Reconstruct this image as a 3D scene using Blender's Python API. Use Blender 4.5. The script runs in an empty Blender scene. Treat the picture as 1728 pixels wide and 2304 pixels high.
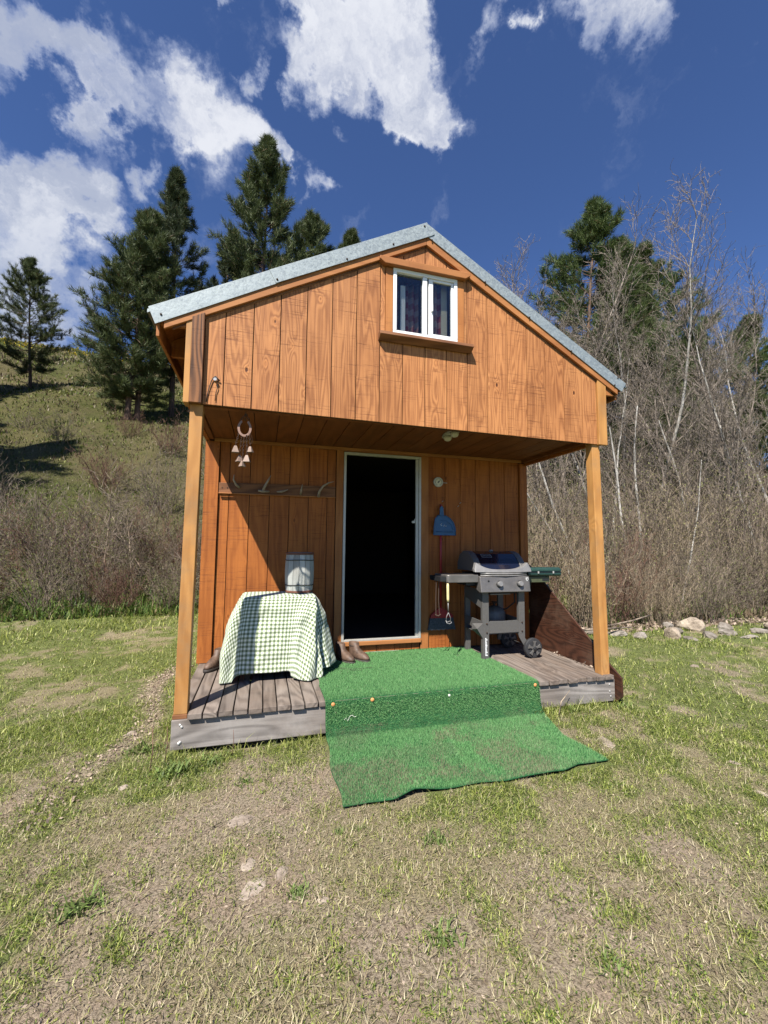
import bpy, bmesh, math, random
import numpy as np
from mathutils import Vector, Matrix
R = math.radians
PI = math.pi
sc = bpy.context.scene
C = sc.collection
random.seed(7)

# ------------------------------------------------------------------ camera
YAW, PITCH, ROLL = R(15.93), R(4.568), R(0.554)
CAM = Vector((0.576, -3.291, 1.354))
fw = Vector((math.sin(YAW) * math.cos(PITCH), math.cos(YAW) * math.cos(PITCH), math.sin(PITCH)))
rt = Vector((math.cos(YAW), -math.sin(YAW), 0))
up = rt.cross(fw)
rt2 = rt * math.cos(ROLL) + up * math.sin(ROLL)
up2 = up * math.cos(ROLL) - rt * math.sin(ROLL)
cd = bpy.data.cameras.new('camera')
cam = bpy.data.objects.new('camera', cd)
C.objects.link(cam)
cam.matrix_world = Matrix(((rt2.x, up2.x, -fw.x, CAM.x), (rt2.y, up2.y, -fw.y, CAM.y), (rt2.z, up2.z, -fw.z, CAM.z), (0, 0, 0, 1)))
cd.sensor_fit = 'VERTICAL'
cd.sensor_height = 36
cd.lens = 950.8 * 36 / 2304
cd.clip_start = 0.05
cd.clip_end = 2000
sc.camera = cam

# ------------------------------------------------------------------ node helper
class NT:
    def __init__(s, tree):
        s.t = tree; s.t.nodes.clear()
    def n(s, typ, ins=None, **props):
        nd = s.t.nodes.new(typ)
        for k, v in props.items():
            setattr(nd, k, v)
        for k, v in (ins or {}).items():
            sock = nd.inputs[k]
            if isinstance(v, bpy.types.NodeSocket):
                s.t.links.new(v, sock)
            else:
                if isinstance(v, (tuple, list)) and len(v) == 3 and sock.type == 'RGBA':
                    v = (*v, 1)
                sock.default_value = v
        return nd
    def m(s, op, a, b=0.0, c=0.0, clamp=False):
        return s.n('ShaderNodeMath', {0: a, 1: b, 2: c}, operation=op, use_clamp=clamp).outputs[0]
    def vm(s, op, a, b=(0, 0, 0)):
        nd = s.n('ShaderNodeVectorMath', {0: a, 1: b}, operation=op)
        return nd.outputs['Value'] if op in ('LENGTH', 'DISTANCE', 'DOT_PRODUCT') else nd.outputs[0]
    def mix(s, f, a, b, bt='MIX'):
        return s.n('ShaderNodeMix', {0: f, 6: a, 7: b}, data_type='RGBA', blend_type=bt).outputs[2]
    def noise(s, v, scale, detail=4.0, rough=0.55, dist=0.0):
        return s.n('ShaderNodeTexNoise', {'Vector': v, 'Scale': scale, 'Detail': detail, 'Roughness': rough, 'Distortion': dist}).outputs[0]
    def mr(s, v, a, b, c=0.0, d=1.0, smooth=True):
        return s.n('ShaderNodeMapRange', {0: v, 1: a, 2: b, 3: c, 4: d}, interpolation_type='SMOOTHSTEP' if smooth else 'LINEAR').outputs[0]
    def ramp(s, f, stops):
        nd = s.n('ShaderNodeValToRGB', {0: f})
        e = nd.color_ramp.elements
        while len(e) < len(stops): e.new(0.5)
        for i, (p, c) in enumerate(stops):
            e[i].position = p; e[i].color = (*c, 1)
        return nd.outputs[0]
    def scale(s, v, x, y, z):
        return s.vm('MULTIPLY', v, (x, y, z))

# ------------------------------------------------------------------ world: physical sky and clouds
SUNV = Vector((-1.03, -1.31, 2.05)).normalized()        # towards the sun
ELEV = math.asin(SUNV.z)
AZ = math.atan2(SUNV.x, SUNV.y)
w = bpy.data.worlds.new('World'); sc.world = w; w.use_nodes = True
t = NT(w.node_tree)
SKY = 0.050
sky = t.n('ShaderNodeTexSky', sky_type='NISHITA')
sky.sun_disc = False; sky.sun_elevation = ELEV; sky.sun_rotation = AZ % (2 * PI)
sky.altitude = 1300; sky.air_density = 1.0; sky.dust_density = 0.15; sky.ozone_density = 3.2
d0 = t.vm('NORMALIZE', t.n('ShaderNodeTexCoord').outputs['Generated'])
warp = t.n('ShaderNodeTexNoise', {'Vector': d0, 'Scale': 5.0, 'Detail': 7.0, 'Roughness': 0.62}).outputs[1]
warp2 = t.n('ShaderNodeTexNoise', {'Vector': d0, 'Scale': 18.0, 'Detail': 4.0, 'Roughness': 0.5}).outputs[1]
dd = t.vm('ADD', d0, t.vm('SCALE', t.vm('SUBTRACT', warp, (0.5, 0.5, 0.5))))
dd.node.inputs[1].links[0].from_node.inputs['Scale'].default_value = 0.36
d2 = t.vm('ADD', dd, t.vm('SCALE', t.vm('SUBTRACT', warp2, (0.5, 0.5, 0.5))))
d2.node.inputs[1].links[0].from_node.inputs['Scale'].default_value = 0.05
BL = [(-.36, .62, .70, 0.060), (-.31, .635, .70, 0.060), (-.275, .667, .692, 0.082), (-.219, .686, .694, 0.095), (-.163, .700, .695, 0.103), (-.095, .716, .692, 0.099), (-.045, .720, .690, 0.070), (-.01, .725, .688, 0.035), (-.28, .70, .65, 0.060), (.047, .742, .668, 0.039),
      (.03, .615, .79, .075), (.085, .57, .815, .08), (.124, .591, .797, .10), (.16, .55, .82, .09), (.189, .602, .776, .12), (.235, .615, .752, .10), (.285, .617, .732, .07), (.27, .64, .72, .05), (.205, .650, .730, .05), (-.036, .660, .750, .035), (.07, .645, .76, .07),
      (-.42, .75, .52, 0.145), (-.378, .772, .511, 0.145), (-.355, .818, .452, 0.145), (-.406, .820, .403, 0.145), (-.228, .759, .611, 0.045), (-.318, .754, .575, 0.074), (-.27, .80, .53, 0.057), (-.46, .80, .33, 0.164),
      (.328, .496, .804, 0.055), (.417, .456, .786, 0.078), (.474, .431, .768, 0.064), (.385, .499, .777, 0.032), (.538, .700, .469, 0.046), (.13, .80, .58, 0.018), (-.120, .607, .785, 0.028),
      (-.75, .3, .55, .22), (.7, -.5, .4, .12), (-.1, .1, .99, .10), (.9, .1, .35, .12), (-.4, -.8, .30, .10)]
acc = None
for (x, y, z, r) in BL:
    v = Vector((x, y, z)).normalized()
    ds = t.vm('DISTANCE', d2, tuple(v))
    q = t.mr(ds, r * 1.02, 0.0, 0.0, 1.0, smooth=True)
    acc = q if acc is None else t.m('ADD', acc, q)
fine = t.noise(d2, 8.0, 5.0, 0.54)
den = t.m('ADD', t.m('MINIMUM', acc, 1.0), t.m('MULTIPLY', t.m('SUBTRACT', fine, 0.5), 1.9))
alpha = t.mr(den, 0.12, 1.25)
shade = t.noise(d2, 5.5, 6.0, 0.6)
low = t.mr(t.n('ShaderNodeSeparateXYZ', {0: d0}).outputs[2], 0.35, 0.7)
cl = t.mix(t.mr(shade, 0.38, 0.60), (4.6, 5.1, 6.5), (8.8, 9.0, 9.6))
cl = t.mix(t.m('MULTIPLY', t.mr(alpha, 0.2, 1.0), 0.9), (5.6, 6.4, 8.6), cl)
cl = t.mix(low, t.mix(0.5, cl, (4.2, 4.9, 6.5)), cl)
skyc = t.mix(1.0, sky.outputs[0], (0.93, 1.10, 1.48), 'MULTIPLY')
col = t.mix(alpha, skyc, cl)
bg = t.n('ShaderNodeBackground', {'Color': col, 'Strength': SKY})
t.t.links.new(bg.outputs[0], t.n('ShaderNodeOutputWorld').inputs[0])
w.cycles.sampling_method = 'MANUAL'; w.cycles.sample_map_resolution = 1024

# ------------------------------------------------------------------ sun and exposure
sd = bpy.data.lights.new('sun', 'SUN'); sd.energy = 5.0; sd.angle = R(0.53); sd.color = (1.0, 0.955, 0.88)
so = bpy.data.objects.new('sun', sd); C.objects.link(so)
so.rotation_euler = (-SUNV).to_track_quat('-Z', 'Y').to_euler(); so.location = (-10, -13, 20)
sc.view_settings.view_transform = 'Standard'; sc.view_settings.look = 'None'
sc.view_settings.exposure = 0.95; sc.view_settings.gamma = 1.0; sc.view_settings.use_curve_mapping = False
sc.render.engine = 'CYCLES'
sc.cycles.max_bounces = 6; sc.cycles.diffuse_bounces = 1; sc.cycles.glossy_bounces = 3
sc.cycles.transmission_bounces = 4; sc.cycles.transparent_max_bounces = 8
sc.cycles.sample_clamp_indirect = 6.0
sc.cycles.use_denoising = True

# ------------------------------------------------------------------ objects helper
def setp(o, label=None, cat=None, group=None, kind=None):
    if label: o['label'] = label
    if cat: o['category'] = cat
    if group: o['group'] = group
    if kind: o['kind'] = kind
    return o
def empty(name, loc, label, cat, group=None):
    o = bpy.data.objects.new(name, None); C.objects.link(o); o.location = loc
    o.empty_display_size = 0.1
    return setp(o, label, cat, group)
LOCS = {}
def link(name, me, mat, parent=None, bev=0.0, smooth=False):
    if mat is not None and not me.materials: me.materials.append(mat)
    if smooth:
        me.polygons.foreach_set('use_smooth', [True] * len(me.polygons))
    o = bpy.data.objects.new(name, me); C.objects.link(o)
    if parent is not None:
        o.parent = parent
        o.matrix_parent_inverse = wm(parent).inverted()
    if bev:
        b = o.modifiers.new('bevel', 'BEVEL'); b.width = bev; b.segments = 2; b.limit_method = 'ANGLE'; b.angle_limit = R(40)
        b.harden_normals = False
    return o
def wm(o):
    m = Matrix.LocRotScale(o.location, o.rotation_euler, o.scale)
    if o.parent is not None:
        m = wm(o.parent) @ o.matrix_parent_inverse @ m
    return m
class MB:
    def __init__(s): s.v = []; s.f = []
    def add(s, vs, fs):
        b = len(s.v); s.v += [tuple(v) for v in vs]; s.f += [tuple(b + i for i in f) for f in fs]; return s
    def box(s, x0, x1, y0, y1, z0, z1):
        return s.add([(x0, y0, z0), (x1, y0, z0), (x1, y1, z0), (x0, y1, z0), (x0, y0, z1), (x1, y0, z1), (x1, y1, z1), (x0, y1, z1)],
                     [(0, 3, 2, 1), (4, 5, 6, 7), (0, 1, 5, 4), (1, 2, 6, 5), (2, 3, 7, 6), (3, 0, 4, 7)])
    def prism(s, poly, axis, a, b):
        n = len(poly)
        def P(p, h):
            return {'x': (h, p[0], p[1]), 'y': (p[0], h, p[1]), 'z': (p[0], p[1], h)}[axis]
        vs = [P(p, a) for p in poly] + [P(p, b) for p in poly]
        fs = [tuple(range(n)), tuple(range(2 * n - 1, n - 1, -1))] + [(i, n + i, n + (i + 1) % n, (i + 1) % n) for i in range(n)]
        return s.add(vs, fs)
    def tube(s, pts, rad, n=8, closed=False, cap=True):
        pts = [Vector(p) for p in pts]; k = len(pts)
        if not isinstance(rad, (list, tuple)): rad = [rad] * k
        vs = []; prev = None
        for i, p in enumerate(pts):
            if closed: d = pts[(i + 1) % k] - pts[i - 1]
            else: d = pts[min(i + 1, k - 1)] - pts[max(i - 1, 0)]
            d.normalize()
            if prev is None:
                a = Vector((0, 0, 1)) if abs(d.z) < 0.9 else Vector((1, 0, 0))
                u = d.cross(a).normalized()
            else:
                u = (prev - d * prev.dot(d)).normalized()
            prev = u; v = d.cross(u)
            for j in range(n):
                an = 2 * PI * j / n
                vs.append(p + (u * math.cos(an) + v * math.sin(an)) * rad[i])
        fs = []
        for i in range(k if closed else k - 1):
            for j in range(n):
                a0 = i * n + j; a1 = i * n + (j + 1) % n; b0 = ((i + 1) % k) * n + j; b1 = ((i + 1) % k) * n + (j + 1) % n
                fs.append((a0, a1, b1, b0))
        if cap and not closed:
            fs.append(tuple(range(n - 1, -1, -1))); fs.append(tuple((k - 1) * n + j for j in range(n)))
        return s.add(vs, fs)
    def lathe(s, prof, c, axis='z', n=24):
        vs = []; k = len(prof)
        for (r, h) in prof:
            for j in range(n):
                a = 2 * PI * j / n; x, y = r * math.cos(a), r * math.sin(a)
                q = {'z': (x, y, h), 'y': (x, h, y), 'x': (h, x, y)}[axis]
                vs.append((c[0] + q[0], c[1] + q[1], c[2] + q[2]))
        fs = [(i * n + j, i * n + (j + 1) % n, (i + 1) * n + (j + 1) % n, (i + 1) * n + j) for i in range(k - 1) for j in range(n)]
        fs += [tuple(range(n)), tuple((k - 1) * n + j for j in range(n))]
        return s.add(vs, fs)
    def mesh(s, name):
        me = bpy.data.meshes.new(name); me.from_pydata(s.v, [], s.f); me.validate()
        bm = bmesh.new(); bm.from_mesh(me); bmesh.ops.recalc_face_normals(bm, faces=bm.faces[:]); bm.to_mesh(me); bm.free()
        return me
    def build(s, name, mat, parent=None, bev=0.0, smooth=False):
        return link(name, s.mesh(name), mat, parent, bev, smooth)
def box(name, mat, parent, x0, x1, y0, y1, z0, z1, bev=0.003):
    return MB().box(x0, x1, y0, y1, z0, z1).build(name, mat, parent, bev)
def np_mesh(name, verts, tris, cols=None):
    """verts (N,3), tris (M,3) numpy arrays -> mesh, optional per-vertex colour"""
    me = bpy.data.meshes.new(name)
    nv, nf = len(verts), len(tris)
    me.vertices.add(nv); me.vertices.foreach_set('co', np.ascontiguousarray(verts, dtype=np.float32).ravel())
    me.loops.add(nf * 3); me.loops.foreach_set('vertex_index', np.ascontiguousarray(tris, dtype=np.int32).ravel())
    me.polygons.add(nf); me.polygons.foreach_set('loop_start', np.arange(0, nf * 3, 3, dtype=np.int32))
    me.update(calc_edges=True)
    if cols is not None:
        at = me.color_attributes.new('Col', 'FLOAT_COLOR', 'POINT')
        c4 = np.ones((nv, 4), np.float32); c4[:, :3] = cols
        at.data.foreach_set('color', c4.ravel())
    return me

# ------------------------------------------------------------------ numpy noise
_rs = np.random.RandomState(11)
_tab = _rs.rand(256, 256)
def vnoise(x, y):
    xi = np.floor(x).astype(int); yi = np.floor(y).astype(int); fx = x - xi; fy = y - yi
    fx = fx * fx * (3 - 2 * fx); fy = fy * fy * (3 - 2 * fy)
    g = lambda a, b: _tab[a & 255, b & 255]
    return (g(xi, yi) * (1 - fx) + g(xi + 1, yi) * fx) * (1 - fy) + (g(xi, yi + 1) * (1 - fx) + g(xi + 1, yi + 1) * fx) * fy
def fbm(x, y, o=4):
    s = 0; a = 0.5; n = 0
    for i in range(o):
        s = s + a * vnoise(x * 2 ** i + 17.3 * i, y * 2 ** i - 9.1 * i); n += a; a *= 0.5
    return s / n

# ------------------------------------------------------------------ materials
def material(name):
    m = bpy.data.materials.new(name); m.use_nodes = True
    t = NT(m.node_tree); out = t.n('ShaderNodeOutputMaterial')
    return m, t, out
def finish(t, out, **kw):
    b = t.n('ShaderNodeBsdfPrincipled', kw.pop('ins', {}))
    t.t.links.new(b.outputs[0], out.inputs[0]); return b
def objvec(t, rnd=8.0):
    v = t.n('ShaderNodeTexCoord').outputs['Object']
    r = t.n('ShaderNodeObjectInfo').outputs['Random']
    off = t.n('ShaderNodeCombineXYZ', {0: t.m('MULTIPLY', r, rnd), 1: t.m('MULTIPLY', r, rnd * 1.7), 2: t.m('MULTIPLY', r, rnd * 3.1)}).outputs[0]
    return t.vm('ADD', v, off), r, v
def wood(name, dark, light, along='z', ring=10.0, saw=0.5, knots=0.6, contrast=0.8, rough=0.65, var=0.25, weather=None, bumps=0.4, spec=0.3, fine_grain=False):
    m, t, out = material(name)
    v, r, raw = objvec(t)
    k = {'z': (1, 1, .16), 'x': (.16, 1, 1), 'y': (1, .16, 1)}[along]
    vs = t.scale(v, *k)
    if fine_grain: vs = t.scale(v, *{'z': (2.4, 2.4, .14), 'x': (.14, 2.4, 2.4), 'y': (2.4, .14, 2.4)}[along])
    kn_v = t.scale(v, *{'z': (1, .3, .55), 'x': (.55, .3, 1), 'y': (1, .55, .3)}[along])
    vor = t.n('ShaderNodeTexVoronoi', {'Vector': kn_v, 'Scale': 5.2, 'Randomness': 1.0}).outputs['Distance']
    kd = t.m('POWER', 2.718, t.m('MULTIPLY', vor, -9.0))
    n1 = t.noise(vs, 2.6, 2.5, 0.5, 0.25)
    f = t.m('ADD', n1, t.m('MULTIPLY', kd, 0.22 * knots))
    band = t.m('FRACT', t.m('MULTIPLY', f, ring))
    tri = t.m('ABSOLUTE', t.m('SUBTRACT', t.m('MULTIPLY', band, 2.0), 1.0))
    g1 = t.mr(tri, 0.15, 0.95)
    fib = t.noise(t.scale(v, *{'z': (60, 60, 3), 'x': (3, 60, 60), 'y': (60, 3, 60)}[along]), 1.0, 4.0, 0.6)
    fac = t.m('ADD', t.m('MULTIPLY', g1, contrast * .62), t.m('MULTIPLY', t.m('SUBTRACT', fib, 0.32), 0.75), clamp=True)
    patch = t.noise(t.scale(v, *{'z': (2.2, 2, 1.3), 'x': (1.3, 2, 2.2), 'y': (2.2, 1.3, 2)}[along]), 1.0, 4.0, 0.6)
    c = t.mix(fac, light, dark)
    c = t.mix(t.mr(patch, 0.38, 0.68, 0.0, 0.5), c, t.mix(1.0, c, (0.62, 0.52, 0.45), 'MULTIPLY'))
    hgt = t.m('MULTIPLY', fac, -0.6)
    if saw:
        sv = t.scale(v, *{'z': (3.5, 3.5, 140), 'x': (140, 3.5, 3.5), 'y': (3.5, 140, 3.5)}[along])
        sn = t.noise(sv, 1.0, 3.0, 0.6)
        gate = t.mr(t.noise(t.scale(v, *{'z': (3, 3, 7), 'x': (7, 3, 3), 'y': (3, 7, 3)}[along]), 1.0, 2.0), 0.38, 0.62)
        sl = t.m('MULTIPLY', t.mr(sn, 0.56, 0.66), t.m('MULTIPLY', gate, saw))
        c = t.mix(sl, c, t.mix(1.0, c, (0.42, 0.33, 0.28), 'MULTIPLY'))
        hgt = t.m('SUBTRACT', hgt, t.m('MULTIPLY', sl, 1.2))
    if knots:
        core = t.mr(vor, 0.075, 0.035)
        ringk = t.m('MULTIPLY', t.mr(vor, 0.13, 0.09), 0.35)
        c = t.mix(t.m('MULTIPLY', ringk, knots), c, t.mix(1.0, light, (1.12, 1.05, .95), 'MULTIPLY'))
        c = t.mix(t.m('MULTIPLY', core, knots), c, (dark[0] * .35, dark[1] * .3, dark[2] * .3))
        hgt = t.m('SUBTRACT', hgt, core)
    if weather:
        wn = t.noise(t.scale(v, 3, 3, 3), 1.0, 5.0, 0.65)
        c = t.mix(t.mr(wn, 0.45, 0.72, 0.0, weather[1]), c, weather[0])
    tint = t.m('ADD', 1.0 - var * .5, t.m('MULTIPLY', r, var))
    c = t.mix(1.0, c, t.n('ShaderNodeCombineXYZ', {0: tint, 1: tint, 2: tint}).outputs[0], 'MULTIPLY')
    bmp = t.n('ShaderNodeBump', {'Height': hgt, 'Strength': bumps, 'Distance': 0.004}).outputs[0]
    finish(t, out, ins={'Base Color': c, 'Roughness': rough, 'Normal': bmp, 'Specular IOR Level': spec})
    return m
def simple(name, col, rough=0.5, metal=0.0, nscale=20.0, var=0.25, bump=0.0, spec=0.5, coat=0.0, trans=0.0):
    m, t, out = material(name)
    v = t.n('ShaderNodeTexCoord').outputs['Object']
    n = t.noise(v, nscale, 5.0, 0.6)
    d = tuple(x * (1 - var) for x in col)
    c = t.mix(t.mr(n, 0.3, 0.7), d, col)
    ins = {'Base Color': c, 'Roughness': t.m('ADD', rough - .06, t.m('MULTIPLY', n, 0.14)), 'Metallic': metal, 'Specular IOR Level': spec, 'Coat Weight': coat, 'Transmission Weight': trans}
    if bump: ins['Normal'] = t.n('ShaderNodeBump', {'Height': n, 'Strength': bump, 'Distance': 0.004}).outputs[0]
    finish(t, out, ins=ins)
    return m
def leafmat(name, rough=0.6, transl=0.35, gain=(1, 1, 1)):
    """colour comes from the 'Col' attribute of each blade or leaf"""
    m, t, out = material(name)
    c = t.n('ShaderNodeAttribute', attribute_name='Col').outputs['Color']
    c = t.mix(1.0, c, gain, 'MULTIPLY')
    b = t.n('ShaderNodeBsdfPrincipled', {'Base Color': c, 'Roughness': rough, 'Specular IOR Level': 0.25})
    tr = t.n('ShaderNodeBsdfTranslucent', {'Color': c})
    mx = t.n('ShaderNodeMixShader', {0: transl}); t.t.links.new(b.outputs[0], mx.inputs[1]); t.t.links.new(tr.outputs[0], mx.inputs[2])
    t.t.links.new(mx.outputs[0], out.inputs[0])
    return m

M = {}
M['siding'] = wood('gable_siding_wood', (.215, .074, .024), (.51, .222, .080), fine_grain=True, ring=20, saw=.75, knots=1.0, contrast=.85, var=.14)
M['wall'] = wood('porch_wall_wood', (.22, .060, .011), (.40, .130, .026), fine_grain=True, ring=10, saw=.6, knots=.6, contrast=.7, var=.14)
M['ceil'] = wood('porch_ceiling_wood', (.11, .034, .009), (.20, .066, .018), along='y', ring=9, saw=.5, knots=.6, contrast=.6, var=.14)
M['post'] = wood('post_wood', (.34, .15, .040), (.50, .25, .078), ring=13, saw=0, knots=1.0, contrast=.75, var=.06, rough=.6, weather=((.27, .17, .085), .55))
M['trim'] = wood('trim_wood', (.28, .095, .026), (.42, .17, .05), ring=9, saw=.25, knots=.5, contrast=.6, var=.12)
M['trimx'] = wood('trim_wood_long', (.27, .095, .03), (.41, .175, .058), along='x', ring=9, saw=.2, knots=.4, contrast=.6, var=.12)
M['darktrim'] = wood('weathered_corner_wood', (.045, .018, .009), (.27, .115, .045), ring=26, saw=.3, knots=.6, contrast=1.1, var=.05)
M['sill'] = wood('weathered_sill_wood', (.10, .040, .017), (.25, .11, .047), along='x', ring=12, saw=.2, knots=.3, contrast=.9, var=.05)
M['deck'] = wood('weathered_deck_wood', (.065, .050, .041), (.225, .185, .155), along='y', ring=18, saw=0, knots=.5, contrast=.8, var=.35, rough=.8, weather=((.20, .15, .115), .7), bumps=.6)
M['fascia'] = wood('weathered_fascia_wood', (.095, .083, .074), (.30, .27, .245), along='x', ring=22, saw=0, knots=.6, contrast=.8, var=.05, rough=.8, weather=((.42, .39, .36), .4), bumps=.6)
M['ply'] = wood('red_brown_plywood', (.020, .009, .006), (.085, .034, .019), along='y', ring=34, saw=.5, knots=.2, contrast=.9, var=.02, rough=.55, weather=((.14, .09, .06), .5))
M['greyboard'] = wood('grey_weathered_board', (.10, .10, .10), (.24, .24, .235), ring=7, saw=0, knots=.2, contrast=.5, var=.02, rough=.8)
M['dark'] = simple('dark_recess', (.035, .018, .010), .8)
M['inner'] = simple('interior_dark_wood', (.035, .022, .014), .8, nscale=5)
M['white'] = simple('white_vinyl', (.80, .80, .79), .35, var=.06, nscale=6)
M['alum'] = simple('painted_aluminium_frame', (.50, .48, .43), .4, metal=.25, var=.12)
M['black'] = simple('black_plastic', (.02, .02, .021), .45)
M['rubber'] = simple('black_rubber', (.028, .028, .03), .7)
M['greypaint'] = simple('grey_painted_steel', (.125, .119, .111), .45, metal=.2, nscale=60, var=.15)
M['steel'] = simple('brushed_steel', (.215, .198, .182), .42, metal=.55, nscale=9, var=.25)
M['silver'] = simple('cast_silver_paint', (.27, .26, .25), .45, metal=.35, nscale=30, var=.15)
M['enamel'] = simple('dark_enamel', (.008, .010, .022), .12, nscale=4, coat=.6)
M['iron'] = simple('rusty_chain_iron', (.09, .055, .04), .65, metal=.4, nscale=80)
M['bell'] = simple('pale_bell_metal', (.27, .185, .14), .6, metal=.1, nscale=40)
M['shoe'] = simple('worn_horseshoe_metal', (.30, .18, .135), .6, metal=.2, nscale=50)
M['green_case'] = simple('green_camp_stove_paint', (.022, .058, .046), .4, nscale=14, var=.3)
M['olive'] = simple('olive_panel', (.075, .085, .045), .5, nscale=14)
M['blue'] = simple('blue_plastic', (.022, .105, .24), .4, nscale=10)
M['red'] = simple('red_plastic', (.38, .018, .018), .4)
M['bristle'] = simple('grey_bristles', (.10, .11, .12), .85, nscale=90, var=.6, bump=.5)
M['yellow'] = simple('pale_yellow_handle', (.72, .60, .30), .5)
M['antler'] = simple('antler_bone', (.36, .28, .20), .55, nscale=40, var=.4)
M['orange'] = simple('orange_nail_cap', (.85, .34, .12), .5)
M['paper'] = simple('white_sticker', (.75, .75, .73), .6, var=.1)
M['cream'] = simple('cream_dial', (.68, .62, .46), .5, var=.08)
M['nail'] = simple('galvanised_nail', (.62, .60, .57), .4, metal=.5)
M['glow_off'] = simple('frosted_lamp_glass', (.55, .50, .42), .3, var=.15)
M['string'] = simple('white_string', (.75, .73, .66), .8)
M['cord'] = simple('black_cord', (.015, .014, .013), .6)

# galvanised sheet with spangle
m, t, out = material('galvanised_steel'); M['galv'] = m
v = t.n('ShaderNodeTexCoord').outputs['Object']
vo = t.n('ShaderNodeTexVoronoi', {'Vector': t.scale(v, 1, 1, 1), 'Scale': 75.0}).outputs['Color']
sp = t.n('ShaderNodeSeparateColor', {0: vo}).outputs[0]
bigp = t.noise(v, 9.0, 5.0, .6)
c = t.mix(sp, (.215, .245, .255), (.30, .34, .35))
c = t.mix(t.mr(bigp, .35, .7, 0, .55), c, (.27, .31, .325))
finish(t, out, ins={'Base Color': c, 'Metallic': .35, 'Roughness': t.m('ADD', .45, t.m('MULTIPLY', sp, .22)), 'Normal': t.n('ShaderNodeBump', {'Height': bigp, 'Strength': .25, 'Distance': .02}).outputs[0]})

# artificial turf
m, t, out = material('green_artificial_turf'); M['turf'] = m
v = t.n('ShaderNodeTexCoord').outputs['Object']
n1 = t.noise(v, 3.2, 6.0, .62); n2 = t.noise(v, 130.0, 3.0, .7); n3 = t.noise(v, 42.0, 4.0, .65)
c = t.mix(t.mr(n2, .3, .7), (.010, .055, .018), (.030, .12, .042))
px = t.n('ShaderNodeSeparateXYZ', {0: v})
wear = t.m('MULTIPLY', t.mr(px.outputs[2], .05, -.02), t.mr(t.noise(v, 5.0, 4.0, .6), .47, .66))
c = t.mix(t.m('MULTIPLY', wear, .3), c, (.10, .10, .06))
hh = t.m('ADD', n2, t.m('MULTIPLY', n3, .5))
finish(t, out, ins={'Base Color': c, 'Roughness': .85, 'Specular IOR Level': .2, 'Normal': t.n('ShaderNodeBump', {'Height': hh, 'Strength': .9, 'Distance': .006}).outputs[0]})

# gingham
m, t, out = material('green_gingham_cloth'); M['gingham'] = m
uv = t.n('ShaderNodeUVMap').outputs[0]
s = t.n('ShaderNodeSeparateXYZ', {0: uv}); PER = .0335
def stripe(a):
    f = t.m('FRACT', t.m('MULTIPLY', a, 1 / PER)); return t.mr(t.m('ABSOLUTE', t.m('SUBTRACT', f, .5)), .27, .23)
sa, sb = stripe(s.outputs[0]), stripe(s.outputs[1])
fac = t.m('MULTIPLY', t.m('ADD', sa, sb), .5)
c = t.ramp(fac, [(0, (.84, .86, .74)), (.5, (.40, .455, .30)), (1, (.125, .165, .09))])
wv = t.noise(t.scale(uv, 900, 900, 1), 1.0, 2.0)
b = t.n('ShaderNodeBsdfPrincipled', {'Base Color': c, 'Roughness': .9, 'Specular IOR Level': .15, 'Sheen Weight': .2, 'Normal': t.n('ShaderNodeBump', {'Height': wv, 'Strength': .2, 'Distance': .001}).outputs[0]})
tr = t.n('ShaderNodeBsdfTranslucent', {'Color': c}); mx = t.n('ShaderNodeMixShader', {0: .12})
t.t.links.new(b.outputs[0], mx.inputs[1]); t.t.links.new(tr.outputs[0], mx.inputs[2]); t.t.links.new(mx.outputs[0], out.inputs[0])

# red plaid curtain
m, t, out = material('red_plaid_curtain'); M['curtain'] = m
v = t.n('ShaderNodeTexCoord').outputs['Object']; s = t.n('ShaderNodeSeparateXYZ', {0: v})
a1 = t.mr(t.m('ABSOLUTE', t.m('SUBTRACT', t.m('FRACT', t.m('MULTIPLY', s.outputs[0], 14)), .5)), .22, .28)
a2 = t.mr(t.m('ABSOLUTE', t.m('SUBTRACT', t.m('FRACT', t.m('MULTIPLY', s.outputs[2], 9)), .5)), .22, .28)
c = t.mix(t.m('MULTIPLY', t.m('ADD', a1, a2), .5), (.34, .04, .04), (.60, .42, .36))
finish(t, out, ins={'Base Color': c, 'Roughness': .9})

# window glass
m, t, out = material('window_glass'); M['glass'] = m
gl = t.n('ShaderNodeBsdfGlossy', {'Color': (.9, .95, 1.0), 'Roughness': .01}); tp = t.n('ShaderNodeBsdfTransparent', {'Color': (.88, .9, .9)})
mx = t.n('ShaderNodeMixShader', {0: t.m('MULTIPLY', .8, t.n('ShaderNodeFresnel', {'IOR': 1.45}).outputs[0])})
t.t.links.new(tp.outputs[0], mx.inputs[1]); t.t.links.new(gl.outputs[0], mx.inputs[2]); t.t.links.new(mx.outputs[0], out.inputs[0])

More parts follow.
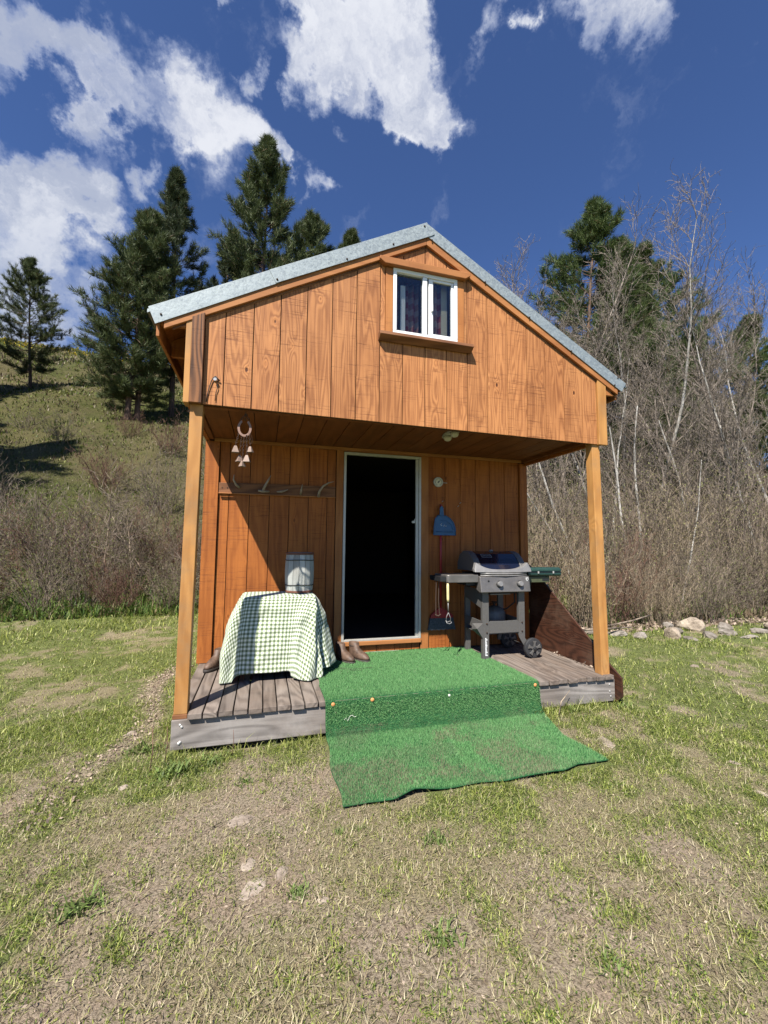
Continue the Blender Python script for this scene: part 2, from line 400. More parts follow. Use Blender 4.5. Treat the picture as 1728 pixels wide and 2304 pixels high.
# leather, stave, stone, bark
M['leather'] = simple('brown_leather', (.13, .078, .052), .6, nscale=25, var=.5, bump=.3)
M['sole'] = simple('dark_boot_sole', (.035, .027, .022), .7)
M['stave'] = wood('whitewashed_stave_wood', (.19, .20, .19), (.50, .51, .475), ring=6, saw=0, knots=.1, contrast=.8, var=.2, rough=.8, weather=((.30, .28, .24), .4))
M['rim'] = simple('red_brown_barrel_rim', (.16, .06, .035), .7)
def rockmat(name, a, b):
    m, t, out = material(name)
    v, r, raw = objvec(t)
    n = t.noise(v, 7.0, 7.0, .65); n2 = t.noise(v, 40.0, 4.0, .6)
    c = t.mix(t.mr(n, .32, .68), a, b); c = t.mix(t.mr(n2, .6, .75, 0, .4), c, (.10, .10, .08))
    finish(t, out, ins={'Base Color': c, 'Roughness': .85, 'Normal': t.n('ShaderNodeBump', {'Height': t.m('ADD', n, n2), 'Strength': .6, 'Distance': .02}).outputs[0]})
    return m
M['rock'] = rockmat('grey_field_rock', (.13, .108, .085), (.30, .265, .225))
M['rock_soil'] = rockmat('soil_coloured_stone', (.18, .14, .105), (.36, .295, .235))
M['rock_tan'] = rockmat('tan_field_rock', (.20, .155, .115), (.40, .33, .25))
def barkmat(name, a, b, band=0.0, dark=(.03, .028, .026)):
    m, t, out = material(name)
    v, r, raw = objvec(t, 5.0)
    n = t.noise(t.scale(v, 12, 12, 2.2), 1.0, 5.0, .65)
    c = t.mix(t.mr(n, .38, .62), a, b)
    if band:
        nb = t.noise(t.scale(v, 3.0, 3.0, 13), 1.0, 4.0, .6)
        c = t.mix(t.mr(nb, .58, .66, 0, band), c, dark)
    finish(t, out, ins={'Base Color': c, 'Roughness': .85, 'Normal': t.n('ShaderNodeBump', {'Height': n, 'Strength': .6, 'Distance': .02}).outputs[0]})
    return m
M['pinebark'] = barkmat('pine_bark', (.045, .028, .020), (.15, .085, .055))
M['birch'] = barkmat('pale_bark', (.20, .185, .16), (.40, .375, .335), band=.85)
M['twig'] = barkmat('grey_twig_bark', (.060, .044, .032), (.25, .195, .145))
M['treetwig'] = barkmat('pale_grey_twig_bark', (.070, .054, .042), (.29, .24, .195))
M['redtwig'] = barkmat('reddish_twig_bark', (.07, .034, .024), (.19, .10, .066))
M['tantwig'] = barkmat('tan_twig_bark', (.06, .044, .030), (.40, .31, .21))
M['needle'] = leafmat('pine_needles', .55, .2)
M['bud'] = leafmat('spring_leaf_buds', .6, .4)
M['grass'] = leafmat('grass_blades', .55, .35)
M['pile'] = leafmat('turf_fibres', .6, .12)
M['litter'] = leafmat('dry_leaf_litter', .8, .15)

# ground and hillside
def groundmat(name, hill=False):
    m, t, out = material(name)
    v = t.n('ShaderNodeTexCoord').outputs['Object']
    g = t.n('ShaderNodeSeparateColor', {0: t.n('ShaderNodeAttribute', attribute_name='Col').outputs['Color']})
    k = .25 if hill else 1.0
    n1 = t.noise(v, 6.0 * k, 7.0, .65); n2 = t.noise(v, 90.0 * k, 5.0, .7); n3 = t.noise(v, 1.3 * k, 5.0, .6); n4 = t.noise(t.scale(v, 1, 1.6, 1), 260.0 * k, 3.0, .7)
    soil = t.mix(t.mr(n2, .36, .64), (.075, .056, .038), (.44, .36, .26))
    soil = t.mix(t.mr(n1, .45, .7, 0, .6), soil, t.mix(t.mr(n4, .3, .7), (.20, .13, .10), (.52, .38, .30)))
    straw = t.mix(t.mr(n4, .36, .62), (.08, .065, .032), (.44, .38, .22))
    green = t.mix(t.mr(n2, .36, .64), (.040, .060, .013), (.22, .27, .07))
    c = t.mix(t.mr(t.m('ADD', n4, t.m('MULTIPLY', g.outputs[1], .5)), .50, .85), soil, straw)
    c = t.mix(t.m('MULTIPLY', t.mr(t.m('ADD', t.m('ADD', n1, t.m('MULTIPLY', n2, .5)), g.outputs[0]), .95, 1.5), .85), c, green)
    dirt = t.mix(t.mr(n2, .34, .60), (.16, .12, .085), t.mix(t.mr(n1, .4, .65), (.46, .375, .275), (.47, .35, .26)))
    c = t.mix(g.outputs[2], c, dirt)
    if hill: c = t.mix(1.0, c, (.56, .56, .44), 'MULTIPLY')
    finish(t, out, ins={'Base Color': c, 'Roughness': .95, 'Specular IOR Level': .15, 'Normal': t.n('ShaderNodeBump', {'Height': t.m('ADD', n2, n4), 'Strength': .8, 'Distance': .018 if not hill else .15}).outputs[0]})
    return m
M['ground'] = groundmat('lawn_ground'); M['hill'] = groundmat('hillside_ground', True)
# ================================================================== terrain height
def softplus(x, k):
    return k * np.log1p(np.exp(np.clip(x / k, -40, 40)))
def H(x, y):
    x = np.asarray(x, float); y = np.asarray(y, float)
    s = y - 6.3 - 0.20 * np.maximum(x, 0)
    a = softplus(s, 1.1) - softplus(s - 54, 6.0) * 0.92
    bump = (fbm(x * .16, y * .16, 4) - .5)
    far = np.clip((s - 1) / 8, 0, 1)
    near = (fbm(x * 1.1 + 5, y * 1.1, 3) - .5) * .05 * np.clip((np.hypot(x - 1.8, y + .2) - 1.5) / 2, .25, 1)
    near = near - .045 * np.exp(-((x - .55) / .6) ** 2 - ((y - .05) / .22) ** 2)
    return -0.055 + near + .53 * a + bump * 2.2 * far + (fbm(x * .9, y * .9, 3) - .5) * .35 * far
def Hs(x, y): return float(H(x, y))
CARPET = [(1.045, 1.0), (2.9, .0)]
def green_mask(x, y):
    x = np.asarray(x, float); y = np.asarray(y, float)
    d = np.hypot((x - 1.1) * .62, (y + 1.75) * 1.0)
    base = .5 + .95 * (fbm(x * 2.3, y * 2.3, 4) - .5) + .9 * (fbm(x * 9 + 31, y * 9, 3) - .5)
    bias = -.045 + .27 * np.clip((d - .55) / 1.9, 0, 1)
    bias = bias - .16 * np.exp(-(((x - .65) / .35) ** 2 + ((y + .75) / .40) ** 2)) - .10 * np.exp(-(((x - .2) / .8) ** 2 + ((y + 1.9) / .5) ** 2))
    bias = bias + .18 * np.exp(-(((x - .15) / .5) ** 2 + ((y + .30) / .16) ** 2)) + .12 * np.clip((y - 3.4) / 1.2, 0, 1)
    return np.clip((base + bias - .34) / .46, 0, 1)
def bare_mask(x, y):
    x = np.asarray(x, float); y = np.asarray(y, float)
    n_ = fbm(x * 1.7 + 60, y * 1.7 + 9, 4) + .5 * (fbm(x * 7 + 3, y * 7, 3) - .5)
    for (cx_, cy_, rx_, ry_, k_) in ((.68, -.78, .34, .30, .34), (1.35, -1.12, .40, .16, .26), (.15, -1.95, .9, .40, .22), (1.25, -2.2, .6, .4, .16), (3.2, -.75, .5, .2, .20), (.40, -1.35, .3, .3, .14)):
        n_ = n_ + k_ * np.exp(-((x - cx_) / rx_) ** 2 - ((y - cy_) / ry_) ** 2)
    n_ = n_ - .10 * np.clip((np.hypot(x - 1, y + 1.6) - 1.2) / 2, 0, 1.3)
    return np.clip((n_ - .60 - .08 * np.clip(y - .5, 0, 2)) / .22, 0, 1)
def path_mask(x, y):
    cx = -.36 + .10 * np.sin(y * 3.1) + .04 * y
    return np.exp(-((x - cx) / .095) ** 2) * np.clip((y + .55) / .35, 0, 1) * np.clip((2.3 - y) / .5, 0, 1)

def grid_axis(lo, hi, a, b, st, gr):
    v = list(np.arange(a, b, st)); s = st; x = v[-1]
    while x < hi: s *= gr; x += s; v.append(x)
    s = st; x = a; pre = []
    while x > lo: s *= gr; x -= s; pre.append(x)
    return np.array(pre[::-1] + v)
gx = grid_axis(-260, 320, -6.0, 9.0, .085, 1.055); gy = grid_axis(-60, 330, -3.6, 7.0, .085, 1.045)
X, Y = np.meshgrid(gx, gy); Z = H(X, Y)
gm = green_mask(X, Y); pm = path_mask(X, Y)
hillg = np.clip(fbm(X * .11, Y * .11, 4) * 1.5 - .35, 0, 1)
S_ = Y - 6.3 - .2 * np.maximum(X, 0)
wgt = np.clip(S_ / 3, 0, 1)
bmk = bare_mask(X, Y) * (1 - wgt)
cols = np.stack([(gm * (1 - wgt) + hillg * wgt) * (1 - bmk), fbm(X * .7 + 40, Y * .7, 3) * (1 - .5 * bmk), np.maximum(pm * .9, bmk * .65)], -1)
nx, ny = len(gx), len(gy)
V = np.stack([X, Y, Z], -1).reshape(-1, 3); CC = cols.reshape(-1, 3)
ii, jj = np.meshgrid(np.arange(nx - 1), np.arange(ny - 1)); a = (jj * nx + ii).ravel()
ishill = (S_[:-1, :-1] > 1.5).ravel()
def sheet(name, sel, mat):
    q = a[sel]; tr = np.concatenate([np.stack([q, q + 1, q + nx + 1], 1), np.stack([q, q + nx + 1, q + nx], 1)])
    used, inv = np.unique(tr, return_inverse=True)
    me = np_mesh(name, V[used], inv.reshape(-1, 3), CC[used])
    return setp(link(name, me, mat, smooth=True), kind='structure')
setp(sheet('ground', ~ishill, M['ground']), label='patchy spring lawn of short green grass and bare brown soil around the cabin')
setp(sheet('hillside', ishill, M['hill']), label='grassy hillside rising behind the cabin')

# ================================================================== cabin
ZD = 0.200           # deck top
cab = empty('cabin', (0, 0, 0), 'small orange brown plywood cabin with a gable porch, grey deck and galvanised roof edge', 'cabin')
def rootpart(name): # a part that only groups its pieces keeps a mesh of its own, so none are used empty
    pass
rng = random.Random(5)
ZF = lambda x: 3.03 + .529 * (x - .13) if x <= 1.858 else 3.944 - .558 * (x - 1.858)      # lower edge of the barge board
ZT = lambda x: 3.024 + .529 * (x + .255) if x <= 1.851 else 4.138 - .5665 * (x - 1.851)   # upper edge of the roof edge metal
ZG = lambda x: 2.372 - .0100 * x                                                           # lower edge of the gable panel

# gable backing wall with the window hole
WX0, WX1, WZ0, WZ1 = 1.563, 2.150, 3.118, 3.690
mb = MB()
mb.prism([(0.0, ZG(0) + .012), (WX0, ZG(WX0) + .012), (WX0, ZF(WX0) + .06), (0.0, ZF(0) + .06)], 'y', -.028, .03)
mb.prism([(WX1, ZG(WX1) + .012), (3.70, ZG(3.7) + .012), (3.70, ZF(3.7) + .06), (WX1, ZF(WX1) + .06)], 'y', -.028, .03)
mb.prism([(WX0, ZG(WX0) + .012), (WX1, ZG(WX1) + .012), (WX1, WZ0), (WX0, WZ0)], 'y', -.028, .03)
mb.prism([(WX0, WZ1), (WX1, WZ1), (WX1, ZF(WX1) + .06), (1.858, ZF(1.858) + .06), (WX0, ZF(WX0) + .06)], 'y', -.028, .03)
gable = mb.build('gable_wall', M['dark'], cab)
# gable siding boards
gxs = [.118, .260, .460, .658, .860, 1.058, 1.258, 1.455, 1.655, 1.855, 2.055, 2.250, 2.450, 2.650, 2.850, 3.050, 3.250, 3.450, 3.615]
def sboard(x0, x1, zb0, zb1, zt0, zt1, peak=None):
    g = .0032
    p = [(x0 + g, zb0), (x1 - g, zb1), (x1 - g, zt1)] + ([peak] if peak else []) + [(x0 + g, zt0)]
    dy = rng.uniform(-.0012, .0012)
    MB().prism(p, 'y', -.040 + dy, -.0275).build('siding_board', M['siding'], gable, .0022)
for i in range(len(gxs) - 1):
    x0, x1 = gxs[i], gxs[i + 1]
    if 1.45 < x0 < 2.24:
        sboard(x0, x1, ZG(x0), ZG(x1), 3.045, 3.045)
        sboard(x0, x1, 3.742, 3.742, ZF(x0) + .04, ZF(x1) + .04)
    else:
        sboard(x0, x1, ZG(x0), ZG(x1), ZF(x0) + .04, ZF(x1) + .04)
sboard(1.455, 1.500, 3.045, 3.045, 3.742, 3.742); sboard(2.215, 2.250, 3.045, 3.045, 3.742, 3.742)
# corner boards
MB().prism([(.035, ZG(0) - .006), (.118, ZG(0) - .006), (.118, ZF(.118) + .02), (.035, ZF(.035) + .02)], 'y', -.078, -.030).build('corner_board', M['darktrim'], cab, .003)['label'] = 'dark weathered left corner board'
MB().prism([(-.006, ZG(0) - .006), (.0335, ZG(0) - .006), (.0335, ZF(.03) + .01), (-.006, ZF(0) + .01)], 'y', -.060, .05).build('corner_board', M['post'], cab, .003)
MB().prism([(3.617, ZG(3.6) - .004), (3.712, ZG(3.7) - .004), (3.712, ZF(3.712) + .02), (3.617, ZF(3.617) + .02)], 'y', -.060, -.026).build('corner_board', M['post'], cab, .003)['label'] = 'pale right corner board'
# side skirts of the gable over the porch
MB().box(-.008, .030, .051, 1.25, 2.395, 2.87).build('side_siding', M['wall'], cab, .003)
MB().box(3.672, 3.708, .031, 1.25, 2.36, 2.84).build('side_siding', M['wall'], cab, .003)
box('front_beam', M['ceil'], cab, .031, 3.671, .031, .085, 2.372, 2.52)
box('side_beam', M['ceil'], cab, .031, .075, .086, 1.21, 2.405, 2.52)
box('side_beam', M['ceil'], cab, 3.625, 3.671, .086, 1.21, 2.39, 2.52)
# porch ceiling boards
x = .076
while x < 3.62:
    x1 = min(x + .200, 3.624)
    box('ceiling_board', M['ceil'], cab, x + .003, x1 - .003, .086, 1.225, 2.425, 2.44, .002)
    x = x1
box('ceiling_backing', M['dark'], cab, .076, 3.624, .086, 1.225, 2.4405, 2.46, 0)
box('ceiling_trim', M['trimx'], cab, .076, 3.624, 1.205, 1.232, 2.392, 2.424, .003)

# ---- window
win = MB().box(WX0, WX1, -.058, -.012, WZ0, WZ0 + .030).box(WX0, WX1, -.058, -.012, WZ1 - .030, WZ1).box(WX0, WX0 + .030, -.058, -.012, WZ0 + .0301, WZ1 - .0301).box(WX1 - .030, WX1, -.058, -.012, WZ0 + .0301, WZ1 - .0301).build('window', M['white'], cab, .003)
MB().box(1.828, 1.868, -.054, -.014, WZ0 + .031, WZ1 - .031).build('mullion', M['white'], win, .003)
MB().box(1.885, 1.925, -.046, -.018, WZ0 + .031, WZ1 - .031).box(2.095, 2.119, -.046, -.018, WZ0 + .031, WZ1 - .031).box(1.9252, 2.0948, -.046, -.018, WZ0 + .031, WZ0 + .05).box(1.9252, 2.0948, -.046, -.018, WZ1 - .05, WZ1 - .031).build('sliding_sash', M['white'], win, .003)
MB().box(1.905, 1.918, -.066, -.047, 3.36, 3.42).build('sash_latch', M['white'], win, .003)
MB().box(1.594, 1.8275, -.030, -.026, WZ0 + .031, WZ1 - .031).build('pane', M['glass'], win)
MB().box(1.9255, 2.0945, -.034, -.030, WZ0 + .051, WZ1 - .051).build('pane', M['glass'], win)
box('inner_jamb', M['white'], win, 1.655, 1.70, .035, .05, WZ0 - .02, WZ1 - .08)  # white upright inner jamb, left inside the window
def curtain(x0, x1, y, amp, ph):
    me = MB(); n = 26; vs = []
    for j in range(2):
        for i in range(n + 1):
            u = i / n
            vs.append((x0 + (x1 - x0) * u, y + amp * math.sin(u * 16 + ph), (3.0, 3.72)[j]))
    me.add(vs, [(i, i + 1, n + 2 + i, n + 1 + i) for i in range(n)])
    o = me.build('curtain', M['curtain'], win, smooth=True)
    s = o.modifiers.new('solid', 'SOLIDIFY'); s.thickness = .003
curtain(1.50, 1.655, .10, .015, 0); curtain(1.72, 1.86, .16, .02, 1); curtain(1.93, 2.06, .09, .015, 2)
MB().box(2.045, 2.10, .055, .068, 3.0, 3.72).build('sunlit_strip', M['cream'], win)  # pale strip: sunlight on the curtain's right side, put in as cream colour
# window surround
box('window_trim', M['trim'], cab, 1.500, WX0 - .002, -.052, -.0285, 3.10, 3.686, .003)
box('window_trim', M['trim'], cab, WX1 + .002, 2.215, -.052, -.0285, 3.10, 3.686, .003)
MB().prism([(1.480, 3.690), (2.212, 3.690), (2.258, 3.722), (2.258, 3.748), (1.434, 3.748), (1.434, 3.722)], 'y', -.098, -.0285).build('window_header', M['trimx'], cab, .004)
MB().prism([(-.118, 3.070), (-.110, 3.098), (-.0285, 3.108), (-.0285, 3.045), (-.060, 3.035)], 'x', 1.438, 2.276).build('window_sill', M['sill'], cab, .003)

# ---- roof
L = math.hypot
def roofslab(side):
    if side < 0: xa, xb = -.262, 1.851
    else: xa, xb = 1.8512, 3.946
    poly = [(xa, ZT(xa) - .008), (xb, ZT(xb) - .008), (xb, ZT(xb) - .034), (xa, ZT(xa) - .034)]
    return MB().prism(poly, 'y', -.066, 5.7)
roof = roofslab(-1).build('roof', M['galv'], cab)
for k in range(9):
    y0 = -.02 + k * .62
roofslab(1).build('roof_panel', M['galv'], roof)
MB().prism([(1.70, ZT(1.70) + .004), (1.851, ZT(1.851) + .008), (2.0, ZT(2.0) + .004), (2.0, ZT(2.0) + .016), (1.851, ZT(1.851) + .024), (1.70, ZT(1.70) + .016)], 'y', -.03, 5.72).build('ridge_cap', M['black'], roof)
# rake flashing: two lengths on the left, one on the right
def rake(x0, x1, y, h, lip=True, name='rake_flashing', mat='galv', off=0.0):
    m0 = MB()
    m0.prism([(x0, ZT(x0) - h), (x1, ZT(x1) - h), (x1, ZT(x1) - off), (x0, ZT(x0) - off)], 'y', y, y + .006)
    if lip:
        m0.prism([(x0, ZT(x0)), (x1, ZT(x1)), (x1, ZT(x1) + .003), (x0, ZT(x0) + .003)], 'y', y, y + .09)
    return m0.build(name, M[mat], roof, .0015)
mL = MB()
mL.prism([(-.255, ZT(-.255)), (-.205, 2.905), (.640, ZT(.64) - .128), (.590, ZT(.590))], 'y', -.078, -.071)
mL.build('rake_flashing', M['galv'], roof, .0015)
mL = MB(); mL.prism([(.560, ZT(.560) - .001), (.612, ZT(.612) - .126), (1.90, 4.028), (1.925, 4.046), (1.851, 4.138)], 'y', -.084, -.0785)
mL.build('rake_flashing', M['galv'], roof, .0015)
mR = MB(); mR.prism([(1.8515, 4.1375), (1.862, 4.016), (3.885, 2.868), (3.939, ZT(3.939))], 'y', -.0778, -.071)
mR.build('rake_flashing', M['galv'], roof, .0015)
for side, pts in ((-1, [(-.17, .09), (.62, .10), (1.16, .11), (1.55, .105), (1.83, .03)]), (1, [(1.90, .12), (2.41, .115), (2.86, .115), (3.31, .115), (3.80, .11), (3.84, .012)])):
    for (x, dz) in pts:
        z = ZT(x) - dz + .0
        MB().lathe([(.008, 0), (.008, -.004), (.004, -.007)], (x, -.0845 if side < 0 and x > .6 else -.0785, z), 'y', 8).build('screw', M['dark'], roof)
# barge boards under the flashing
def barge(x0, x1, y0, y1, d0, d1, mat):
    MB().prism([(x0, ZF(x0) + d0), (x1, ZF(x1) + d0), (x1, ZF(x1) + d1), (x0, ZF(x0) + d1)], 'y', y0, y1).build('barge_board', M[mat], roof, .003)
barge(-.150, 1.857, -.068, -.045, 0.002, .12, 'trimx'); barge(1.859, 3.845, -.068, -.045, 0.002, .12, 'trimx')
barge(-.10, 1.856, -.0445, -.0285, -.014, .10, 'sill'); barge(1.860, 3.79, -.0445, -.0285, -.014, .10, 'sill')
# soffit boards and eave boards
def eave(x0, x1, zt, name, mat, dz0, dz1, y0=-.044, y1=5.6):
    MB().prism([(x0, ZT(x0) + dz0), (x1, ZT(x1) + dz0), (x1, ZT(x1) + dz1), (x0, ZT(x0) + dz1)], 'y', y0, y1).build(name, M[mat], roof, .002)
eave(-.235, 1.84, 0, 'roof_deck', 'wall', -.075, -.036); eave(1.862, 3.92, 0, 'roof_deck', 'wall', -.075, -.036)
box('eave_fascia', M['trim'], roof, -.205, -.183, -.040, 5.6, 2.835, 2.945)
box('eave_fascia', M['trim'], roof, 3.84, 3.862, -.040, 5.6, 2.80, 2.905)
MB().prism([(-.18, 2.925), (-.010, 2.925), (-.010, 2.975)], 'y', -.043, -.010).build('soffit_block', M['trim'], roof)
MB().prism([(3.715, 2.83), (3.835, 2.83), (3.715, 2.895)], 'y', -.043, -.010).build('soffit_block', M['trim'], roof)
for k in range(9):
    y0 = .35 + k * .6
    MB().prism([(-.180, 2.86), (-.009, 2.86), (-.009, ZT(0) - .082), (-.180, ZT(-.18) - .080)], 'y', y0, y0 + .038).build('rafter_tail', M['wall'], roof)

# ---- porch back wall
back = MB().box(.0, 1.40, 1.262, 1.33, ZD, 2.52).box(2.312, 3.70, 1.262, 1.33, ZD, 2.52).box(1.4002, 2.3118, 1.262, 1.33, 2.382, 2.52).box(1.4002, 2.3118, 1.262, 1.33, ZD, .325).build('porch_wall', M['dark'], cab)
def wboard(x0, x1, z0, z1):
    g = .003
    MB().box(x0 + g, x1 - g, 1.248 + rng.uniform(-.001, .001), 1.2615, z0, z1).build('siding_board', M['wall'], back, .002)
wx = [.132, .230, .430, .630, .830, 1.030, 1.230, 1.322]
for i in range(len(wx) - 1): wboard(wx[i], wx[i + 1], ZD + .008, 2.40)
wx = [2.402, 2.615, 2.808, 3.008, 3.202, 3.402, 3.600]
for i in range(len(wx) - 1): wboard(wx[i], wx[i + 1], ZD + .008, 2.40)
for x0, x1 in ((1.42, 1.60), (1.60, 1.805), (1.805, 2.008), (2.008, 2.205), (2.205, 2.300)): wboard(x0, x1, ZD + .010, .286)
box('corner_post_board', M['wall'], cab, -.006, .128, 1.222, 1.2605, ZD + .002, 2.395)
box('corner_post_board', M['wall'], cab, 3.604, 3.706, 1.222, 1.2605, ZD + .002, 2.385)
box('door_trim', M['trim'], cab, 1.325, 1.404, 1.226, 1.2475, ZD + .012, 2.42)
box('door_trim', M['trim'], cab, 2.306, 2.398, 1.226, 1.2475, ZD + .012, 2.42)
box('door_trim', M['trimx'], cab, 1.4042, 2.3058, 1.230, 1.2475, 2.384, 2.42)
MB().box(1.407, 2.303, 1.205, 1.2615, .288, .330).build('door_step', M['trimx'], cab, .004)
box('flashing_strip', M['alum'], cab, 1.42, 2.05, 1.222, 1.240, ZD + .006, ZD + .012, 0)
# door frame (storm door jambs)
dfr = MB().box(1.406, 1.432, 1.215, 1.262, .3305, 2.378).box(2.278, 2.304, 1.215, 1.262, .3305, 2.378).box(1.4322, 2.2778, 1.215, 1.262, 2.350, 2.378).box(1.4322, 2.2778, 1.215, 1.262, .3305, .352).build('door_frame', M['alum'], cab, .003)
MB().box(2.246, 2.2775, 1.232, 1.262, .3525, 2.3495).build('door_jamb', M['alum'], dfr, .002)
MB().box(2.205, 2.245, 1.246, 1.26, 1.615, 1.640).prism([(2.225, 1.641), (2.245, 1.641), (2.245, 1.675)], 'y', 1.248, 1.258).build('door_latch', M['alum'], dfr, .002)
# interior shell
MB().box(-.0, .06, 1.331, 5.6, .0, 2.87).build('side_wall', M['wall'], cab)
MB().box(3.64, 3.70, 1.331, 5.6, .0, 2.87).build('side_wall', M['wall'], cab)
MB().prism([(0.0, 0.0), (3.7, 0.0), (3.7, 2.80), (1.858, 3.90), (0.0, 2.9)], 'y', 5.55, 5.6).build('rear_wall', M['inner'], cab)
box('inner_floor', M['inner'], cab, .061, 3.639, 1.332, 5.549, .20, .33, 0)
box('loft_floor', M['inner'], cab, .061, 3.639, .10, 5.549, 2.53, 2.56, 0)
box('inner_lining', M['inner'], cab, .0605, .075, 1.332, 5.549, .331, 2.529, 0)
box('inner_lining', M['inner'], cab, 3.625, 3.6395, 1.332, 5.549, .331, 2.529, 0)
# ---- porch posts
MB().add([(.026, -.030, ZD - .012), (.113, -.030, ZD - .012), (.113, .058, ZD - .012), (.026, .058, ZD - .012), (.038, -.022, 2.371), (.125, -.022, 2.371), (.125, .064, 2.371), (.038, .064, 2.371)],
         [(0, 3, 2, 1), (4, 5, 6, 7), (0, 1, 5, 4), (1, 2, 6, 5), (2, 3, 7, 6), (3, 0, 4, 7)]).build('porch_post', M['post'], cab, .004)['label'] = 'left porch post'
MB().add([(3.592, -.030, ZD - .012), (3.680, -.030, ZD - .012), (3.680, .058, ZD - .012), (3.592, .058, ZD - .012), (3.562, -.022, 2.371), (3.650, -.022, 2.371), (3.650, .064, 2.371), (3.562, .064, 2.371)],
         [(0, 3, 2, 1), (4, 5, 6, 7), (0, 1, 5, 4), (1, 2, 6, 5), (2, 3, 7, 6), (3, 0, 4, 7)]).build('porch_post', M['post'], cab, .004)['label'] = 'right porch post'
box('post_base', M['sill'], cab, .020, .1135, -.034, .064, .158, ZD - .0125); box('post_base', M['fascia'], cab, 3.590, 3.686, -.034, .064, .158, ZD - .0125)

# ---- deck
deck = MB().box(.03, 3.69, -.004, .034, -.03, .158).box(.03, .07, .0345, 1.26, -.03, .158).box(3.65, 3.69, .0345, 1.26, -.03, .158).box(.0702, 3.6498, .60, .64, -.03, .158).build('deck_frame', M['dark'], cab)
x = .020; k = 0
while x < 3.60:
    if not (1.09 < x < 2.83):
        yf = -.070 + rng.uniform(-.006, .006); 
        if k == 0: yf = .066
        wd = .0905 + rng.uniform(-.001, .001)
        zz = rng.uniform(-.0015, .0015)
        MB().box(x, x + wd, yf, 1.247, .162 + zz, ZD + zz).build('deck_board', M['deck'], deck, .004)
        # two nail heads
    x += .0994 if k else .1005; k += 1
box('deck_board', M['deck'], deck, 1.11, 2.83, -.066, 1.247, .162, ZD - .001)['label'] = 'boards hidden under the green carpet'
box('deck_fascia', M['fascia'], deck, .018, 1.10, -.047, -.0045, -.038, .1575, .004)
box('deck_fascia', M['fascia'], deck, 2.60, 3.715, -.047, -.0045, -.034, .1575, .004)
for (x, z) in ((.075, .125), (.085, .112), (.078, .012), (.070, .004), (3.655, .115), (3.655, .055), (3.665, .01)):
    MB().lathe([(.009, 0), (.009, -.003), (.005, -.006)], (x, -.0475, z), 'y', 8).build('nail_head', M['nail'], deck)
# plywood wing on the right side
MB().prism([(1.245, -.02), (1.245, 1.14), (1.10, 1.055), (.00, .258), (-.115, .185), (-.120, .02), (-.05, -.045)], 'x', 3.722, 3.740).build('plywood_wing', M['ply'], cab, .002)['label'] = 'red brown sloping plywood side panel'
MB().prism([(.925, .60), (.925, .925), (1.30, .925), (1.30, .60)], 'x', 3.742, 3.765).build('grey_side_panel', M['greyboard'], cab, .002)
# porch lamp
pl = empty('porch_light', (2.27, .30, 2.425), 'small oval ceiling light under the porch ceiling', 'lamp')
MB().prism([(2.20 + .055 * math.cos(a_) * 1.0 + .05, .30 + .17 * math.sin(a_)) for a_ in [2 * PI * k / 20 for k in range(20)]], 'z', 2.407, 2.4245).build('lamp_base', M['alum'], pl, .004)
for dy in (-.075, .075):
    MB().lathe([(.040, 2.406), (.039, 2.385), (.030, 2.368), (.014, 2.360)], (2.25, .30 + dy, 0), 'z', 14).build('lamp_lens', M['glow_off'], pl, smooth=True)

